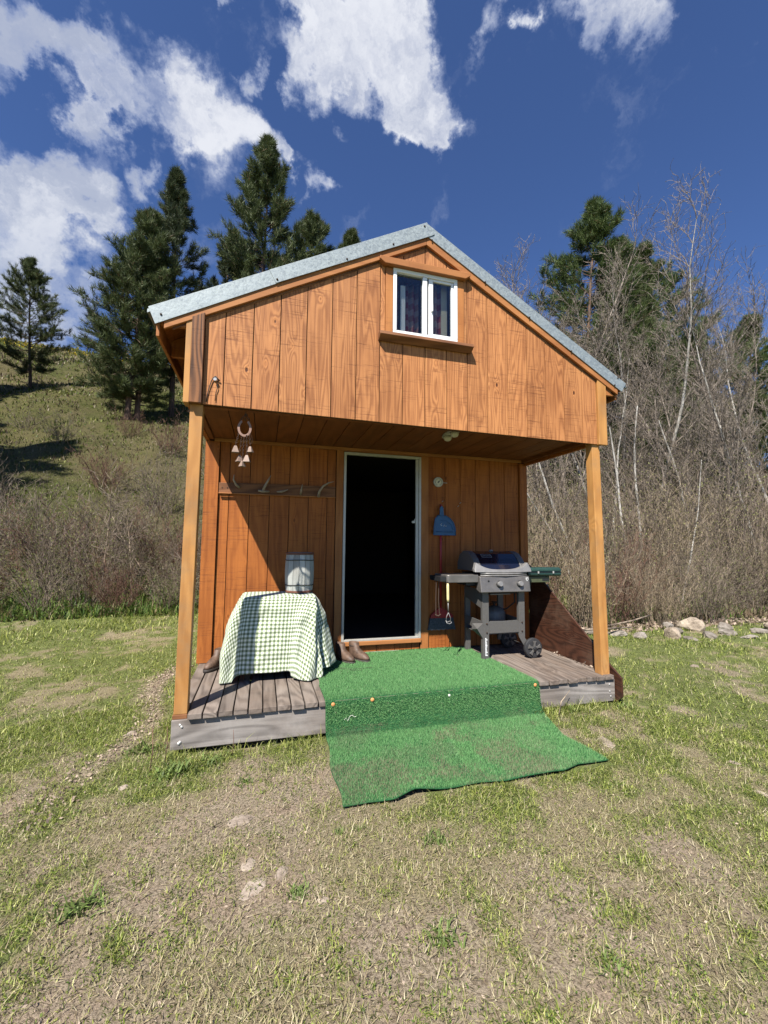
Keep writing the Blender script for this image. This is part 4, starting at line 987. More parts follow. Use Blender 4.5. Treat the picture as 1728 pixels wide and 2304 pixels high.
# front handle bar: broad silver casting that dips in the middle
def hb(x): u = (x - 3.0) / .32; return 1.118 + .085 * abs(u) ** 3.2
vs = []; fs = []; n = 24
for i in range(n + 1):
    x = 2.668 + .664 * i / n; top = hb(x); bot = 1.088 + .006 * abs((x - 3) / .33)
    if i in (0, n): top = 1.125
    yb = .655; yt = .655 + (top - 1.09) * .35; q = .030 * (1 - ((x - 3) / .36) ** 2)
    vs += [(x, yb - .022 - q, bot), (x, yt - .022 - q, top), (x, yt + .02, top), (x, yb + .02, bot)]
for i in range(n):
    for j in range(4): fs.append((i * 4 + j, i * 4 + (j + 1) % 4, (i + 1) * 4 + (j + 1) % 4, (i + 1) * 4 + j))
fs += [(0, 1, 2, 3), (n * 4 + 3, n * 4 + 2, n * 4 + 1, n * 4)]
MB().add(vs, fs).build('lid_handle', SV, g, .004)
MB().tube([(2.730, .640, 1.083), (2.85, .615, 1.077), (3.0, .605, 1.075), (3.15, .615, 1.077), (3.275, .640, 1.083)], .009, 8).build('lip_bar', M['silver'], g, smooth=True)
MB().tube([(2.730, .636, 1.060), (2.85, .612, 1.057), (3.0, .603, 1.056), (3.15, .612, 1.057), (3.275, .636, 1.060)], .006, 8).build('lip_bar', M['silver'], g, smooth=True)
MB().lathe([(.022, 0), (.022, .006), (.014, .016), (.004, .020)], (3.005, .895, 1.304), 'z', 16).build('thermometer_gauge', M['silver'], g, smooth=True)
# badge on the lid slope
def slope(u, v_): # along x, up the slope between profile points 1 and 3
    p0, p1 = Vector((lidp[2][0], lidp[2][1])), Vector((lidp[3][0], lidp[3][1])); q = p0.lerp(p1, v_); return (u, q.x - .0035, q.y + .004)
fr_ = MB()
for (a0, a1, b0, b1) in ((2.82, 2.94, .15, .24), (2.82, 2.94, .76, .85), (2.82, 2.828, .24, .76), (2.932, 2.94, .24, .76)):
    fr_.add([slope(a0, b0), slope(a1, b0), slope(a1, b1), slope(a0, b1)], [(0, 1, 2, 3)])
for k in range(5): fr_.add([slope(2.838 + k * .018, .40), slope(2.850 + k * .018, .40), slope(2.850 + k * .018, .62), slope(2.838 + k * .018, .62)], [(0, 1, 2, 3)])
fr_.build('badge', SV, g)
# control panel
MB().prism([(.585, .892), (.612, 1.048), (.665, 1.055), (.70, .915), (.62, .885)], 'x', 2.712, 3.288).build('control_panel', ST, g, .006)
def knob(x, r):
    ax = Vector((0, -.985, .17)); c0 = Vector((x, .597, .972)); mb_ = MB()
    for rr0, rr1, h0, h1, m_, nm in ((r * 1.28, r * 1.2, .0, .008, M['black'], 'bezel'), (r, r * .86, .008, .034, SV, 'knob')):
        u = Vector((1, 0, 0)); v_ = ax.cross(u); n_ = 20; vs = []
        for h_, rr in ((h0, rr0), (h1 * .8, rr0), (h1, rr1)):
            vs += [c0 + ax * h_ + (u * math.cos(2 * PI * j / n_) + v_ * math.sin(2 * PI * j / n_)) * rr for j in range(n_)]
        fs = [(l * n_ + j, l * n_ + (j + 1) % n_, (l + 1) * n_ + (j + 1) % n_, (l + 1) * n_ + j) for l in range(2) for j in range(n_)] + [tuple(2 * n_ + j for j in range(n_))]
        MB().add(vs, fs).build(nm, m_, g, smooth=False)
knob(2.925, .028); knob(3.165, .028)
star = []
for k in range(10): rr = .013 if k % 2 == 0 else .005; star.append((2.805 + rr * math.cos(PI * k / 5 + .3), 1.005 + rr * math.sin(PI * k / 5 + .3)))
MB().prism(star, 'y', .5985, .6035).build('igniter_mark', M['black'], g)
MB().prism([(3.243, 1.035), (3.271, 1.035), (3.269, 1.012), (3.257, .998), (3.245, 1.012)], 'y', .6005, .606).build('shield_badge', M['paper'], g)
MB().prism([(3.249, 1.029), (3.265, 1.029), (3.263, 1.014), (3.257, 1.006), (3.251, 1.014)], 'y', .5995, .6003).build('shield_mark', M['greypaint'], g)
box('drip_tray', M['steel'], g, 2.86, 3.10, .67, 1.02, .855, .868, .002)
MB().tube([(2.80, .70, .875), (3.0, .705, .862), (3.24, .70, .875)], .010, 8).build('manifold', M['black'], g)
MB().tube([(3.18, .72, .86), (3.22, .78, .76), (3.17, .86, .68), (3.12, .92, .66)], .008, 6).build('gas_hose', M['rubber'], g, smooth=True)
tk = empty('gas_bottle', (3.07, .95, .463), 'dark gas bottle standing on the lower shelf of the grill', 'gas bottle')
MB().lathe([(.06, 0), (.105, .02), (.118, .06), (.118, .17), (.10, .21), (.05, .235), (.03, .24)], (3.07, .95, .464), 'z', 24).build('tank', M['greypaint'], tk, smooth=True)
MB().lathe([(.015, .24), (.015, .27), (.03, .272), (.03, .285)], (3.07, .95, .464), 'z', 12).build('valve', M['dark'], tk)
# side shelves
def shelf(x0, x1, y0, y1, z0, z1, mat, r=.035, left=True):
    q = []
    for k in range(5):
        a_ = PI + (PI / 2) * k / 4
        q.append((x0 + r + r * math.cos(a_), y0 + r + r * math.sin(a_)))
    p_ = q + [(x1, y0), (x1, y1), (x0, y1)]
    if not left: p_ = [(x0 + x1 - a_, b_) for a_, b_ in p_][::-1]
    MB().prism(p_, 'z', z0, z1).build('side_shelf', mat, g, .005)
shelf(2.362, 2.710, .640, .960, .990, 1.066, ST)
box('shelf_bracket', M['black'], g, 2.60, 2.754, .70, .92, .955, .989)
box('tool_hook_rail', M['black'], g, 2.30, 2.361, .66, .95, 1.0, 1.05)
shelf(3.305, 3.640, .720, .960, .972, 1.038, M['olive'], left=False)
box('shelf_label', M['black'], g, 3.530, 3.612, .7165, .7195, .992, 1.012, 0)
box('shelf_bracket', M['black'], g, 3.289, 3.40, .74, .92, .925, .971)
# sticker down the front leg
for k in range(13):
    ww = rng.uniform(.012, .026) if k else .026
    box('sticker_line', M['paper'], g, 2.792, 2.792 + ww, .6580, .6594, .245 + k * .0140, .2555 + k * .0140, 0)
# wheels
def wheel(y0):
    wl = MB().lathe([(.078, 0), (.098, .003), (.102, .012), (.102, .034), (.098, .043), (.078, .046)], (3.330, y0, ZD + .104), 'y', 36).build('wheel', M['rubber'], g, smooth=False)
    MB().lathe([(.077, .004), (.077, .010), (.070, .014), (.069, .012)], (3.330, y0 - .002, ZD + .104), 'y', 32).build('rim', M['black'], wl)
    for k in range(5):
        a_ = 2 * PI * k / 5 + .3; ca, sa_ = math.cos(a_), math.sin(a_)
        P_ = lambda r_, w_: (3.330 + r_ * ca - w_ * sa_, ZD + .104 + r_ * sa_ + w_ * ca)
        MB().prism([P_(.015, -.012), P_(.045, -.010), P_(.074, -.022), P_(.074, .022), P_(.045, .010), P_(.015, .012)], 'y', y0 - .012, y0 - .0005).build('spoke', M['greypaint'], wl, .002)
    MB().lathe([(.020, 0), (.018, -.012), (.010, -.016)], (3.330, y0 - .012, ZD + .104), 'y', 16).build('hub', M['black'], wl)
wheel(.605); wheel(1.06)
MB().tube([(3.33, .64, ZD + .104), (3.33, 1.08, ZD + .104)], .006, 8).build('axle', M['steel'], g)
# green camp stove on the right shelf
cs = empty('camp_stove', (3.55, .83, 1.04), 'folded green metal camp stove lying on the right grill shelf', 'camp stove')
MB().prism([(.70, 1.041), (.985, 1.041), (.985, 1.125), (.73, 1.135), (.695, 1.118), (.69, 1.06)], 'x', 3.335, 3.755).build('case', M['green_case'], cs, .008)
box('seam', M['black'], cs, 3.345, 3.745, .6865, .6905, 1.080, 1.084, 0)
box('case_ridge', M['green_case'], cs, 3.340, 3.750, .684, .6895, 1.096, 1.108, .002)
for x in (3.45, 3.64): box('latch', M['nail'], cs, x, x + .016, .682, .690, 1.070, 1.095, .001)
# hanging tools
gb = empty('grill_brush', (2.365, .64, .99), 'grill scraper with a pale yellow handle hanging from the left grill shelf', 'grill brush')
MB().tube([(2.3655, .634, .985), (2.366, .633, .955), (2.368, .633, .83), (2.369, .633, .800)], [.009, .0135, .0135, .010], 10).build('handle', M['yellow'], gb, smooth=True)
MB().tube([(2.369, .633, .800), (2.371, .633, .700)], .0045, 6).tube([(2.371, .633, .700), (2.350, .633, .655), (2.347, .633, .615)], .003, 5).tube([(2.371, .633, .700), (2.392, .633, .650), (2.398, .633, .610)], .003, 5).build('shaft', M['silver'], gb, smooth=True)
MB().tube([(2.345, .633, .62), (2.352, .622, .598), (2.375, .620, .590), (2.40, .622, .600), (2.398, .64, .615), (2.37, .645, .605), (2.347, .64, .62)], .0045, 5).build('scraper_head', M['silver'], gb)
MB().tube([(2.365, .640, .986), (2.362, .634, 1.0), (2.355, .637, 1.01)], .003, 5).build('loop', M['iron'], gb)
tg = empty('grill_tongs', (2.31, .85, .99), 'dark barbecue tongs hanging behind the yellow handled scraper', 'tongs')
for dx in (-.012, .018):
    MB().tube([(2.325 + dx, .80, 1.0), (2.32 + dx, .80, .80), (2.325 + dx * 1.3, .80, .66)], .0045, 6).build('arm', M['iron'], tg)
MB().tube([(2.30, .80, .655), (2.33, .79, .640), (2.36, .80, .655)], .007, 6).build('tip', M['iron'], tg)
MB().tube([(2.335, .80, .985), (2.34, .80, .995), (2.33, .80, 1.004)], .003, 5).build('loop', M['iron'], tg)
# ================================================================== vegetation
def seg_mesh(name, segs, n=3):
    """segs: array (N,8) p0(3) p1(3) r0 r1 -> little tubes in one mesh"""
    s = np.array(segs, float); P0, P1, r0, r1 = s[:, 0:3], s[:, 3:6], s[:, 6], s[:, 7]
    d = P1 - P0; ln = np.linalg.norm(d, axis=1)[:, None]; d = d / np.maximum(ln, 1e-6)
    a = np.where(np.abs(d[:, 2:3]) < .9, np.array([[0, 0, 1.]]), np.array([[1., 0, 0]]))
    u = np.cross(d, a); u /= np.linalg.norm(u, axis=1)[:, None]; v = np.cross(d, u)
    N = len(s); vs = np.empty((N, 2 * n, 3))
    for j in range(n):
        an = 2 * PI * j / n; o_ = u * math.cos(an) + v * math.sin(an)
        vs[:, j] = P0 + o_ * r0[:, None]; vs[:, n + j] = P1 + d * r1[:, None] * .3 + o_ * r1[:, None]
    tr = []
    for j in range(n):
        k = (j + 1) % n; tr += [(j, k, n + k), (j, n + k, n + j)]
    T = (np.array(tr)[None] + (np.arange(N) * 2 * n)[:, None, None]).reshape(-1, 3)
    return np_mesh(name, vs.reshape(-1, 3), T)
def rv(rg, s): return Vector((rg.gauss(0, s), rg.gauss(0, s), rg.gauss(0, s)))
def limb(rg, segs, p, d, L, r, n, wig, up_, rend=.25, keep=None):
    """one wandering branch; returns its nodes"""
    nodes = [(Vector(p), Vector(d), r)]; p = Vector(p); d = Vector(d).normalized()
    for i in range(n):
        d = (d + rv(rg, wig) + Vector((0, 0, up_))).normalized(); q = p + d * (L / n); ra = r * (1 - (1 - rend) * i / n); rb = r * (1 - (1 - rend) * (i + 1) / n)
        segs.append((*p, *q, ra, rb)); p = q; nodes.append((p.copy(), d.copy(), rb))
    return nodes
def side(rg, d, ang):
    a = d.orthogonal().normalized(); a.rotate(__import__('mathutils').Quaternion(d, rg.uniform(0, 2 * PI)))
    return (d * math.cos(ang) + a * math.sin(ang)).normalized()

def leaves(name, P, D, size, colA, colB, rs, wide=.45):
    """small two-triangle leaves"""
    N = len(P); d = D + rs.randn(N, 3) * .5; d /= np.linalg.norm(d, axis=1)[:, None]
    s = np.cross(d, rs.randn(N, 3)); s /= np.linalg.norm(s, axis=1)[:, None]
    z = (size * (0.6 + .8 * rs.rand(N)))[:, None]
    V_ = np.stack([P, P + d * z * .5 + s * z * wide * .5, P + d * z, P + d * z * .5 - s * z * wide * .5], 1).reshape(-1, 3)
    T = (np.array([[0, 1, 2], [0, 2, 3]])[None] + (np.arange(N) * 4)[:, None, None]).reshape(-1, 3)
    k = rs.rand(N, 1); cc = np.array([colA]) * (1 - k) + np.array([colB]) * k
    return np_mesh(name, V_, T, np.repeat(cc, 4, 0))

# ---- bare deciduous trees -------------------------------------------------
def bare_tree(seed, Ht, lean=(0, 0), r=.10, multi=1, dens=1.0, spread=.42, buds=True):
    rg = random.Random(seed); tr = []; cr = []; tips = []
    for m_ in range(multi):
        d0 = Vector((lean[0] + rg.gauss(0, .10 * (multi > 1)) + (.2 * math.cos(m_ * 2.4) if multi > 1 else 0), lean[1] + rg.gauss(0, .1 * (multi > 1)), 1)).normalized()
        hh = Ht * (1 if m_ == 0 else rg.uniform(.6, .95))
        nodes = limb(rg, tr, (rg.gauss(0, .12) * (multi > 1), rg.gauss(0, .12) * (multi > 1), 0), d0, hh, r * (1 if m_ == 0 else .7), 16, .055, .02, .12)
        for i, (p, d, rr) in enumerate(nodes[3:], 3):
            f = i / 16
            for k in range(int(rg.uniform(1.6, 3.4) * dens * (0.5 + f))):
                L1 = hh * rg.uniform(.16, .30) * (1.2 - .65 * f)
                q = limb(rg, cr, p, side(rg, d, rg.uniform(.45, .85) * spread * 2.2), L1, max(rr * .5, .014), 7, .10, .07)
                for (p2, d2, r2) in q[2:]:
                    for k2 in range(rg.choice((1, 2, 2))):
                        q2 = limb(rg, cr, p2, side(rg, d2, rg.uniform(.4, .9)), L1 * rg.uniform(.22, .42), max(r2 * .5, .0085), 4, .14, .07, .5)
                        for (p3, d3, r3) in q2[1:]:
                            if rg.random() < .75 * dens:
                                q3 = limb(rg, cr, p3, side(rg, d3, rg.uniform(.4, .9)), L1 * rg.uniform(.09, .18), .0062, 2, .18, .06, .7)
                                tips.append((*q3[-1][0], *q3[-1][1]))
    trunk = seg_mesh('trunk_mesh', tr, 8); crown = seg_mesh('crown_mesh', cr, 3)
    rs = np.random.RandomState(seed); tp = np.array(tips); sel = rs.rand(len(tp)) < .8; tp = tp[sel]
    lv_ = leaves('bud_mesh', tp[:, :3], tp[:, 3:], .045, (.22, .16, .10), (.34, .30, .16), rs) if buds else None
    return trunk, crown, lv_
# ---- shrubs ------------------------------------------------------------------
def shrub(seed, Ht, stems, fan, bud, colA, colB, arch=0.0, dens=1.0, rad=.008, budsize=.03, base=.25):
    rg = random.Random(seed); s = []; tips = []
    for k in range(stems):
        a = rg.uniform(0, 2 * PI); q = abs(rg.gauss(0, fan)); d = Vector((math.cos(a) * q, math.sin(a) * q, 1)).normalized()
        p = Vector((math.cos(a) * rg.uniform(0, base), math.sin(a) * rg.uniform(0, base), -.1)); L = Ht * rg.uniform(.45, 1.08)
        nd = limb(rg, s, p, d, L, rad * rg.uniform(.7, 1.5), 7, .07, -arch * .1 + .02, .35)
        for (p2, d2, r2) in nd[2:]:
            for _ in range(int(rg.uniform(1, 3.2) * dens)):
                q2 = limb(rg, s, p2, side(rg, d2, rg.uniform(.35, .8)), L * rg.uniform(.10, .26), max(.0045, r2 * .55), 3, .13, .04, .6)
                for (p3, d3, r3) in q2[1:]:
                    if rg.random() < .5 * dens: q3 = limb(rg, s, p3, side(rg, d3, rg.uniform(.4, .9)), L * rg.uniform(.05, .10), .0040, 1, .1, .04, .7); tips.append((*q3[-1][0], *d3))
                    tips.append((*p3, *d3))
    me = seg_mesh('stems_mesh', s, 3); rs = np.random.RandomState(seed); tp = np.array(tips)
    n = int(len(tp) * bud); tp = tp[rs.randint(0, len(tp), n)]; tp[:, :3] += rs.randn(n, 3) * .012
    return me, leaves('leaf_mesh', tp[:, :3], tp[:, 3:], budsize, colA, colB, rs)
# ---- pines -------------------------------------------------------------------
def pine(seed, Ht, Rad, bare=.18, dens=1.0, r0=.2, shape='round', tuft=.26, col=((.022, .036, .014), (.135, .165, .058)), upturn=.10, twin=False):
    rg = random.Random(seed); tr = []; br = []; T = []
    stems = [((0, 0, -.6), Ht + .6)] + ([((.55, .15, -.6), Ht * .86)] if twin else [])
    for base, hh in stems:
        nodes = limb(rg, tr, base, (rg.gauss(0, .015), rg.gauss(0, .015), 1), hh, r0, 24, .012, .004, .06)
        nb = int(hh * 5.6 * dens)
        for k in range(nb):
            f = bare + (1 - bare) * (k + rg.random()) / nb; f = min(f, .995)
            fi = f * 24; i = int(fi); p = nodes[i][0].lerp(nodes[min(i + 1, 24)][0], fi - i)
            g_ = (f - bare) / (1 - bare)
            if shape == 'round': prof_ = (min(1, .45 + g_ * 2.2)) * (1 - g_ ** 2.1) + .10
            else: prof_ = (min(1, .7 + g_ * 2)) * (1 - g_) ** .85 + .05
            L_ = Rad * prof_ * rg.choice((rg.uniform(.75, 1.12), rg.uniform(.55, 1.0))); az = rg.uniform(0, 2 * PI); el = R(-14 + 52 * g_ + rg.gauss(0, 7))
            d = Vector((math.cos(az) * math.cos(el), math.sin(az) * math.cos(el), math.sin(el)))
            q = limb(rg, br, p, d, L_, .018 + .035 * (1 - g_) * r0 / .2, 6, .07, upturn, .2)
            for j, (p2, d2, r2) in enumerate(q):
                if j < 2 and L_ > 1.2: continue
                for m_ in range(2):
                    sd_ = side(rg, d2, rg.uniform(.5, 1.0)); sd_.z = sd_.z * .5 + .15; l2 = L_ * rg.uniform(.14, .30) * (1.1 - .10 * j) + .15
                    q2 = limb(rg, br, p2, sd_, l2, .010, 3, .10, .10, .5)
                    for (p3, d3, r3) in q2[1:]: T.append((*p3, *(d3 + Vector((0, 0, .35)))))
                if j >= 3: T.append((*p2, *(d2 + Vector((0, 0, .3)))))
        T.append((*nodes[-1][0], 0, 0, 1.0))
    rs = np.random.RandomState(seed); T = np.array(T); N = len(T); K = 15
    P = np.repeat(T[:, :3], K, 0) + rs.randn(N * K, 3) * tuft * .16; D = np.repeat(T[:, 3:], K, 0) + rs.randn(N * K, 3) * .62; D /= np.linalg.norm(D, axis=1)[:, None]
    s = np.cross(D, rs.randn(N * K, 3)); s /= np.linalg.norm(s, axis=1)[:, None]; ln = tuft * (.65 + .7 * rs.rand(N * K, 1)); wd = tuft * .05
    V_ = np.stack([P - s * wd, P + s * wd, P + D * ln], 1).reshape(-1, 3)
    k = rs.rand(N, 1) * .6 + rs.rand(N, 1) * .4; k = np.repeat(k, K, 0) * .8 + .2 * rs.rand(N * K, 1); cc = np.array([col[0]]) * (1 - k) + np.array([col[1]]) * k
    dead = rs.rand(N * K) < .03; cc[dead] = [.14, .085, .04]
    nd = np_mesh('needles_mesh', V_, np.arange(N * K * 3).reshape(-1, 3), np.repeat(cc, 3, 0))
    return seg_mesh('trunk_mesh', tr, 9), seg_mesh('branch_mesh', br, 3), nd

def plant_thing(name, meshes, parts, mats, x, y, rz, s, label, cat, group=None, z=None):
    root = empty(name, (x, y, Hs(x, y) if z is None else z), label, cat, group); root.rotation_euler = (0, 0, rz); root.scale = (s, s, s)
    for me, pn, mt in zip(meshes, parts, mats):
        if me is None: continue
        if not me.materials: me.materials.append(mt)
        o = bpy.data.objects.new(pn, me); C.objects.link(o); o.parent = root
        if pn in ('leaf_buds', 'leaves', 'needles'): o['kind'] = 'stuff'
    return root
PP, PM = ('trunk', 'branches', 'needles'), (M['pinebark'], M['pinebark'], M['needle'])
def put_pine(P, x, y, ztop, rz, label, Ht, zb=None, group=None):
    z = Hs(x, y); s = (ztop - z) / max(v.co.z for v in P[2].vertices)
    return plant_thing('pine_tree', P, PP, PM, x, y, rz, s, label, 'pine tree', group)
PA = pine(101, 14, 3.1, .14, 1.5, .19, 'round', .33, twin=True)
PB = pine(102, 15, 2.3, .18, 1.15, .17, 'round', .31, ((.022, .034, .018), (.10, .125, .055)))
PC = pine(103, 18, 4.9, .10, 1.6, .22, 'cone', .36)
PD = pine(104, 14, 3.7, .16, 1.4, .18, 'round', .33)
PE = pine(105, 18, 6.2, .06, 1.7, .2, 'cone', .33, ((.022, .042, .012), (.13, .175, .052)), upturn=.05)
put_pine(PA, -6.3, 20.7, 19.8, .4, 'big dark twin trunked pine on the slope left of the cabin roof', 14)
put_pine(PB, -4.75, 23.2, 24.1, 1.2, 'tall thin open crowned pine just left of the roof eave', 15)
put_pine(PB, -2.3, 27.5, 24.2, 3.0, 'smaller sparse pine between the open pine and the tall pointed one', 15)
put_pine(PC, .1, 25.2, 29.3, .2, 'tallest pointed pine rising behind the left roof slope', 18)
put_pine(PD, 4.0, 28.2, 28.2, 2.0, 'rounded dark pine behind the roof right of the tallest pine', 14)
put_pine(PC, 5.9, 26.5, 25.6, 2.0, 'lighter olive conifer tip just showing above the roof slope', 18)
put_pine(PD, -13.3, 26.7, 18.9, 4.0, 'pine with clear trunk at the left edge of the hillside', 14)
put_pine(PA, -15.2, 23.0, 18.5, 2.2, 'dark pine cut off by the left edge of the view', 14)
put_pine(PE, 20.2, 18.7, 25.6, 1.0, 'tall dense conifer standing behind the bare trees right of the roof', 18)
put_pine(PC, 24.0, 19.2, 23.8, 2.6, 'broad conifer in the middle of the right hand wood', 18)
put_pine(PE, 31.2, 21.7, 26.3, 3.6, 'pointed green conifer among the bare trees at the far right', 18)
put_pine(PD, 15.5, 20.0, 16.0, 5.0, 'dark conifer partly hidden behind the right roof edge', 14)
put_pine(PC, 27.5, 27.0, 19.5, .9, 'shorter conifer low behind the right hand wood', 18)
put_pine(PD, 36.0, 24.0, 20.0, 1.7, 'round conifer far right on the rising slope', 14)
put_pine(PC, 19.5, 24.0, 17.0, 3.9, 'dark conifer right behind the tall dense one', 18)
put_pine(PA, -12.6, 8.2, 17.0, 1.4, 'tall pine standing beyond the left edge, its shadow lying across the slope', 14)
put_pine(PD, -16.0, 12.5, 18.0, 3.1, 'round pine beyond the left edge shading the middle of the slope', 14)
put_pine(PC, -21.5, 18.5, 24.0, 2.1, 'large conifer beyond the left edge shading the upper slope', 18)
put_pine(PC, 22.0, 17.0, 18.5, 2.9, 'dark conifer low between the tall one and the broad one', 18)
put_pine(PD, 29.5, 18.5, 17.5, .7, 'dark round conifer behind the spreading bare tree', 14)
put_pine(PE, 36.5, 20.0, 19.5, 4.9, 'dark conifer on the wooded slope at the far right', 18)
put_pine(PD, 12.5, 22.0, 15.5, 4.2, 'conifer just hidden behind the right roof corner', 14)
put_pine(PC, 44.0, 30.0, 22.0, 1.2, 'far dark conifer on the right hand slope', 18)
put_pine(PD, 33.0, 16.5, 13.0, 2.3, 'low dark conifer at the right edge behind the thicket', 14)
# small pines on the crest
for i, (x, y, h) in enumerate(((-17.5, 58, 2.6), (-15.9, 60, 2.2))):
    put_pine(PD, x, y, Hs(x, y) + h, i * 2., ('tiny dark bushy pine on the hill crest, left of two', 'tiny dark bushy pine on the hill crest, right of two')[i], 14)

TP, TMt = ('trunk', 'crown', 'leaf_buds'), (M['birch'], M['treetwig'], M['bud'])
TMb = (M['treetwig'], M['treetwig'], M['bud'])
BT = [bare_tree(201, 13, (.06, 0), .085, 1, .80, .36), bare_tree(202, 12, (-.05, .04), .075, 3, .72, .34), bare_tree(203, 13, (.10, 0), .10, 2, .75, .42), bare_tree(204, 9, (.0, 0), .06, 4, .8, .32)]
TOP = [sorted(v.co.z for v in b_[1].vertices)[-60] for b_ in BT]
def put_bare(k, x, y, ztop, rz, label, pale=True, group=None):
    z = Hs(x, y); s = (ztop - z) / TOP[k]
    return plant_thing('bare_tree', BT[k], TP, TMt if pale else TMb, x, y, rz, s, label, 'tree', group)
put_bare(1, 11.3, 10.9, 15.3, .3, 'bare multi stemmed tree nearest the right roof slope', False)
put_bare(3, 10.6, 9.6, 11.8, 2.6, 'bushy bare tree low behind the right roof slope', False)
put_bare(2, 14.0, 12.5, 16.6, 1.4, 'bare tree in front of the tall dense conifer', False)
put_bare(0, 14.9, 9.7, 15.0, .0, 'tall slender bare tree with a pale white trunk')
put_bare(2, 17.9, 8.7, 14.0, 2.2, 'large spreading bare tree near the right edge of the wood')
put_bare(1, 20.6, 9.7, 15.8, 4.0, 'tallest bare tree at the right edge of the view', False)
put_bare(0, 19.4, 7.6, 13.2, 3.1, 'bare pale tree at the extreme right beside the tallest one')
put_bare(3, 17.6, 10.9, 13.6, .5, 'bushy bare tree between the white trunk and the spreading tree', False)
put_bare(3, 15.4, 8.2, 9.6, 2.5, 'lower bushy bare tree in front of the wood', False)
put_bare(0, 12.6, 9.0, 10.2, 1.9, 'thin pale trunked tree left of the tall white trunk')
put_bare(2, 22.8, 12.0, 15.4, 5.1, 'bare tree behind the tallest one at the right edge', False)
put_bare(1, 24.5, 14.5, 15.6, 2.9, 'distant bare tree behind the right hand wood', False)
put_bare(3, 9.3, 8.3, 7.4, .8, 'low bare tree seen just outside the porch post', False)
put_bare(0, 17.0, 7.2, 11.5, 4.4, 'middle sized pale tree standing above the right thicket')
put_bare(3, 20.5, 6.6, 9.8, 3.3, 'low bushy bare tree at the right edge above the rocks', False)
put_bare(0, 16.2, 12.2, 14.5, 5.5, 'pale trunked tree behind the tall slender one')
put_bare(0, 13.9, 10.9, 12.8, 3.7, 'thin bare tree half hidden by the multi stemmed tree')
put_bare(2, 20.9, 12.9, 14.0, .2, 'grey bare tree in the gap behind the spreading tree', False)
# leaning white trunks behind the porch
def leaner(x, y, dx, dz, L_, r, label, seed):
    rg = random.Random(seed); tr, cr = [], []
    nd = limb(rg, tr, (0, 0, -.1), (dx, .1, dz), L_, r, 9, .05, .03, .35)
    for (p, d, r_) in nd[3:]:
        for _ in range(3):
            q = limb(rg, cr, p, side(rg, d, rg.uniform(.5, 1)), L_ * rg.uniform(.15, .3), r_ * .35, 4, .12, .06, .4)
            for (p2, d2, r2) in q[1:]: limb(rg, cr, p2, side(rg, d2, .7), L_ * .1, .006, 2, .15, .05, .6)
    plant_thing('leaning_tree', (seg_mesh('trunk_mesh', tr, 8), seg_mesh('crown_mesh', cr, 3)), ('trunk', 'crown'), (M['birch'] if x > 0 else M['tantwig'], M['twig']), x, y, 0, 1, label, 'tree')
leaner(9.4, 6.6, -.42, 1, 4.6, .055, 'pale trunk leaning left behind the porch post', 1)
leaner(8.7, 6.2, -.50, 1, 3.6, .035, 'thinner pale trunk leaning left beside the porch wall', 2)
leaner(10.9, 6.4, -.16, 1, 5.2, .05, 'pale slightly leaning trunk right of the porch post', 3)
leaner(11.9, 6.9, -.06, 1, 6.2, .05, 'straight white trunk rising from the thicket right of the porch post', 4)
leaner(14.5, 7.6, .10, 1, 6.0, .055, 'pale trunk in the middle of the right thicket', 5)
leaner(-2.35, 5.9, .05, 1, 2.3, .018, 'thin pale forked sapling in the left thicket', 6)
leaner(-1.75, 5.8, -.12, 1, 1.9, .014, 'small pale sapling near the middle of the left thicket', 7)
leaner(-1.15, 6.0, -.9, .8, 2.2, .014, 'arching pale stem leaning left in the thicket beside the cabin', 8)
leaner(10.2, 4.6, .55, 1, 4.2, .022, 'dark slanting stem reaching right above the thicket', 9)

SP = ('stems', 'leaves')
SH = [shrub(301, 2.7, 46, .24, 1.0, (.20, .17, .07), (.42, .37, .20), 0, 1.0, .008, .035, .5),
      shrub(302, 2.4, 50, .30, .8, (.18, .14, .07), (.38, .31, .18), .2, 1.0, .007, .032, .55),
      shrub(303, 2.0, 40, .42, .7, (.14, .16, .05), (.32, .34, .12), .6, 1.0, .007, .035, .4),
      shrub(304, 1.7, 38, .42, .5, (.16, .10, .06), (.26, .18, .10), .3, 1.1, .0065, .028, .4),
      shrub(305, 1.9, 26, .55, .35, (.12, .12, .05), (.22, .22, .10), 1.2, .9, .008, .03, .3),
      shrub(306, 3.4, 34, .22, .9, (.20, .20, .07), (.38, .38, .16), 0, 1.0, .010, .04, .5)]
SHH = [2.7, 2.4, 2.0, 1.7, 1.9, 3.4]
rg = random.Random(77)
def put_shrub(k, x, y, s, mat, label, group):
    plant_thing('shrub', SH[k], SP, (M[mat], M['bud']), x, y, rg.uniform(0, 6.28), s, label, 'shrub', group)
# mesh data is shared between copies, so the twig colour follows the variant
SM = ['tantwig', 'tantwig', 'twig', 'redtwig', 'twig', 'twig']
def recolour(k, colA, colB):                 # same stems, leaves of another colour
    a_ = SH[k][0].copy(); a_.materials.clear(); b_ = SH[k][1].copy(); b_.materials.clear()
    at = b_.color_attributes['Col']; n_ = len(at.data); q_ = np.random.RandomState(k).rand(n_ // 4, 1); c4 = np.ones((n_, 4), np.float32)
    c4[:, :3] = np.repeat(np.array([colA]) * (1 - q_) + np.array([colB]) * q_, 4, 0); at.data.foreach_set('color', c4.ravel()); SH.append((a_, b_)); return len(SH) - 1
recolour(0, (.10, .13, .03), (.25, .29, .09)); SM.append('twig')          # 6 greening
recolour(1, (.18, .10, .06), (.30, .20, .12)); SM.append('redtwig')       # 7 reddish
recolour(5, (.13, .16, .05), (.32, .34, .14)); SM.append('tantwig')       # 8 tall greening
GR = 'leafless shrubs of the right hand thicket'; GL = 'leafless shrubs below the hillside on the left'
n = 0
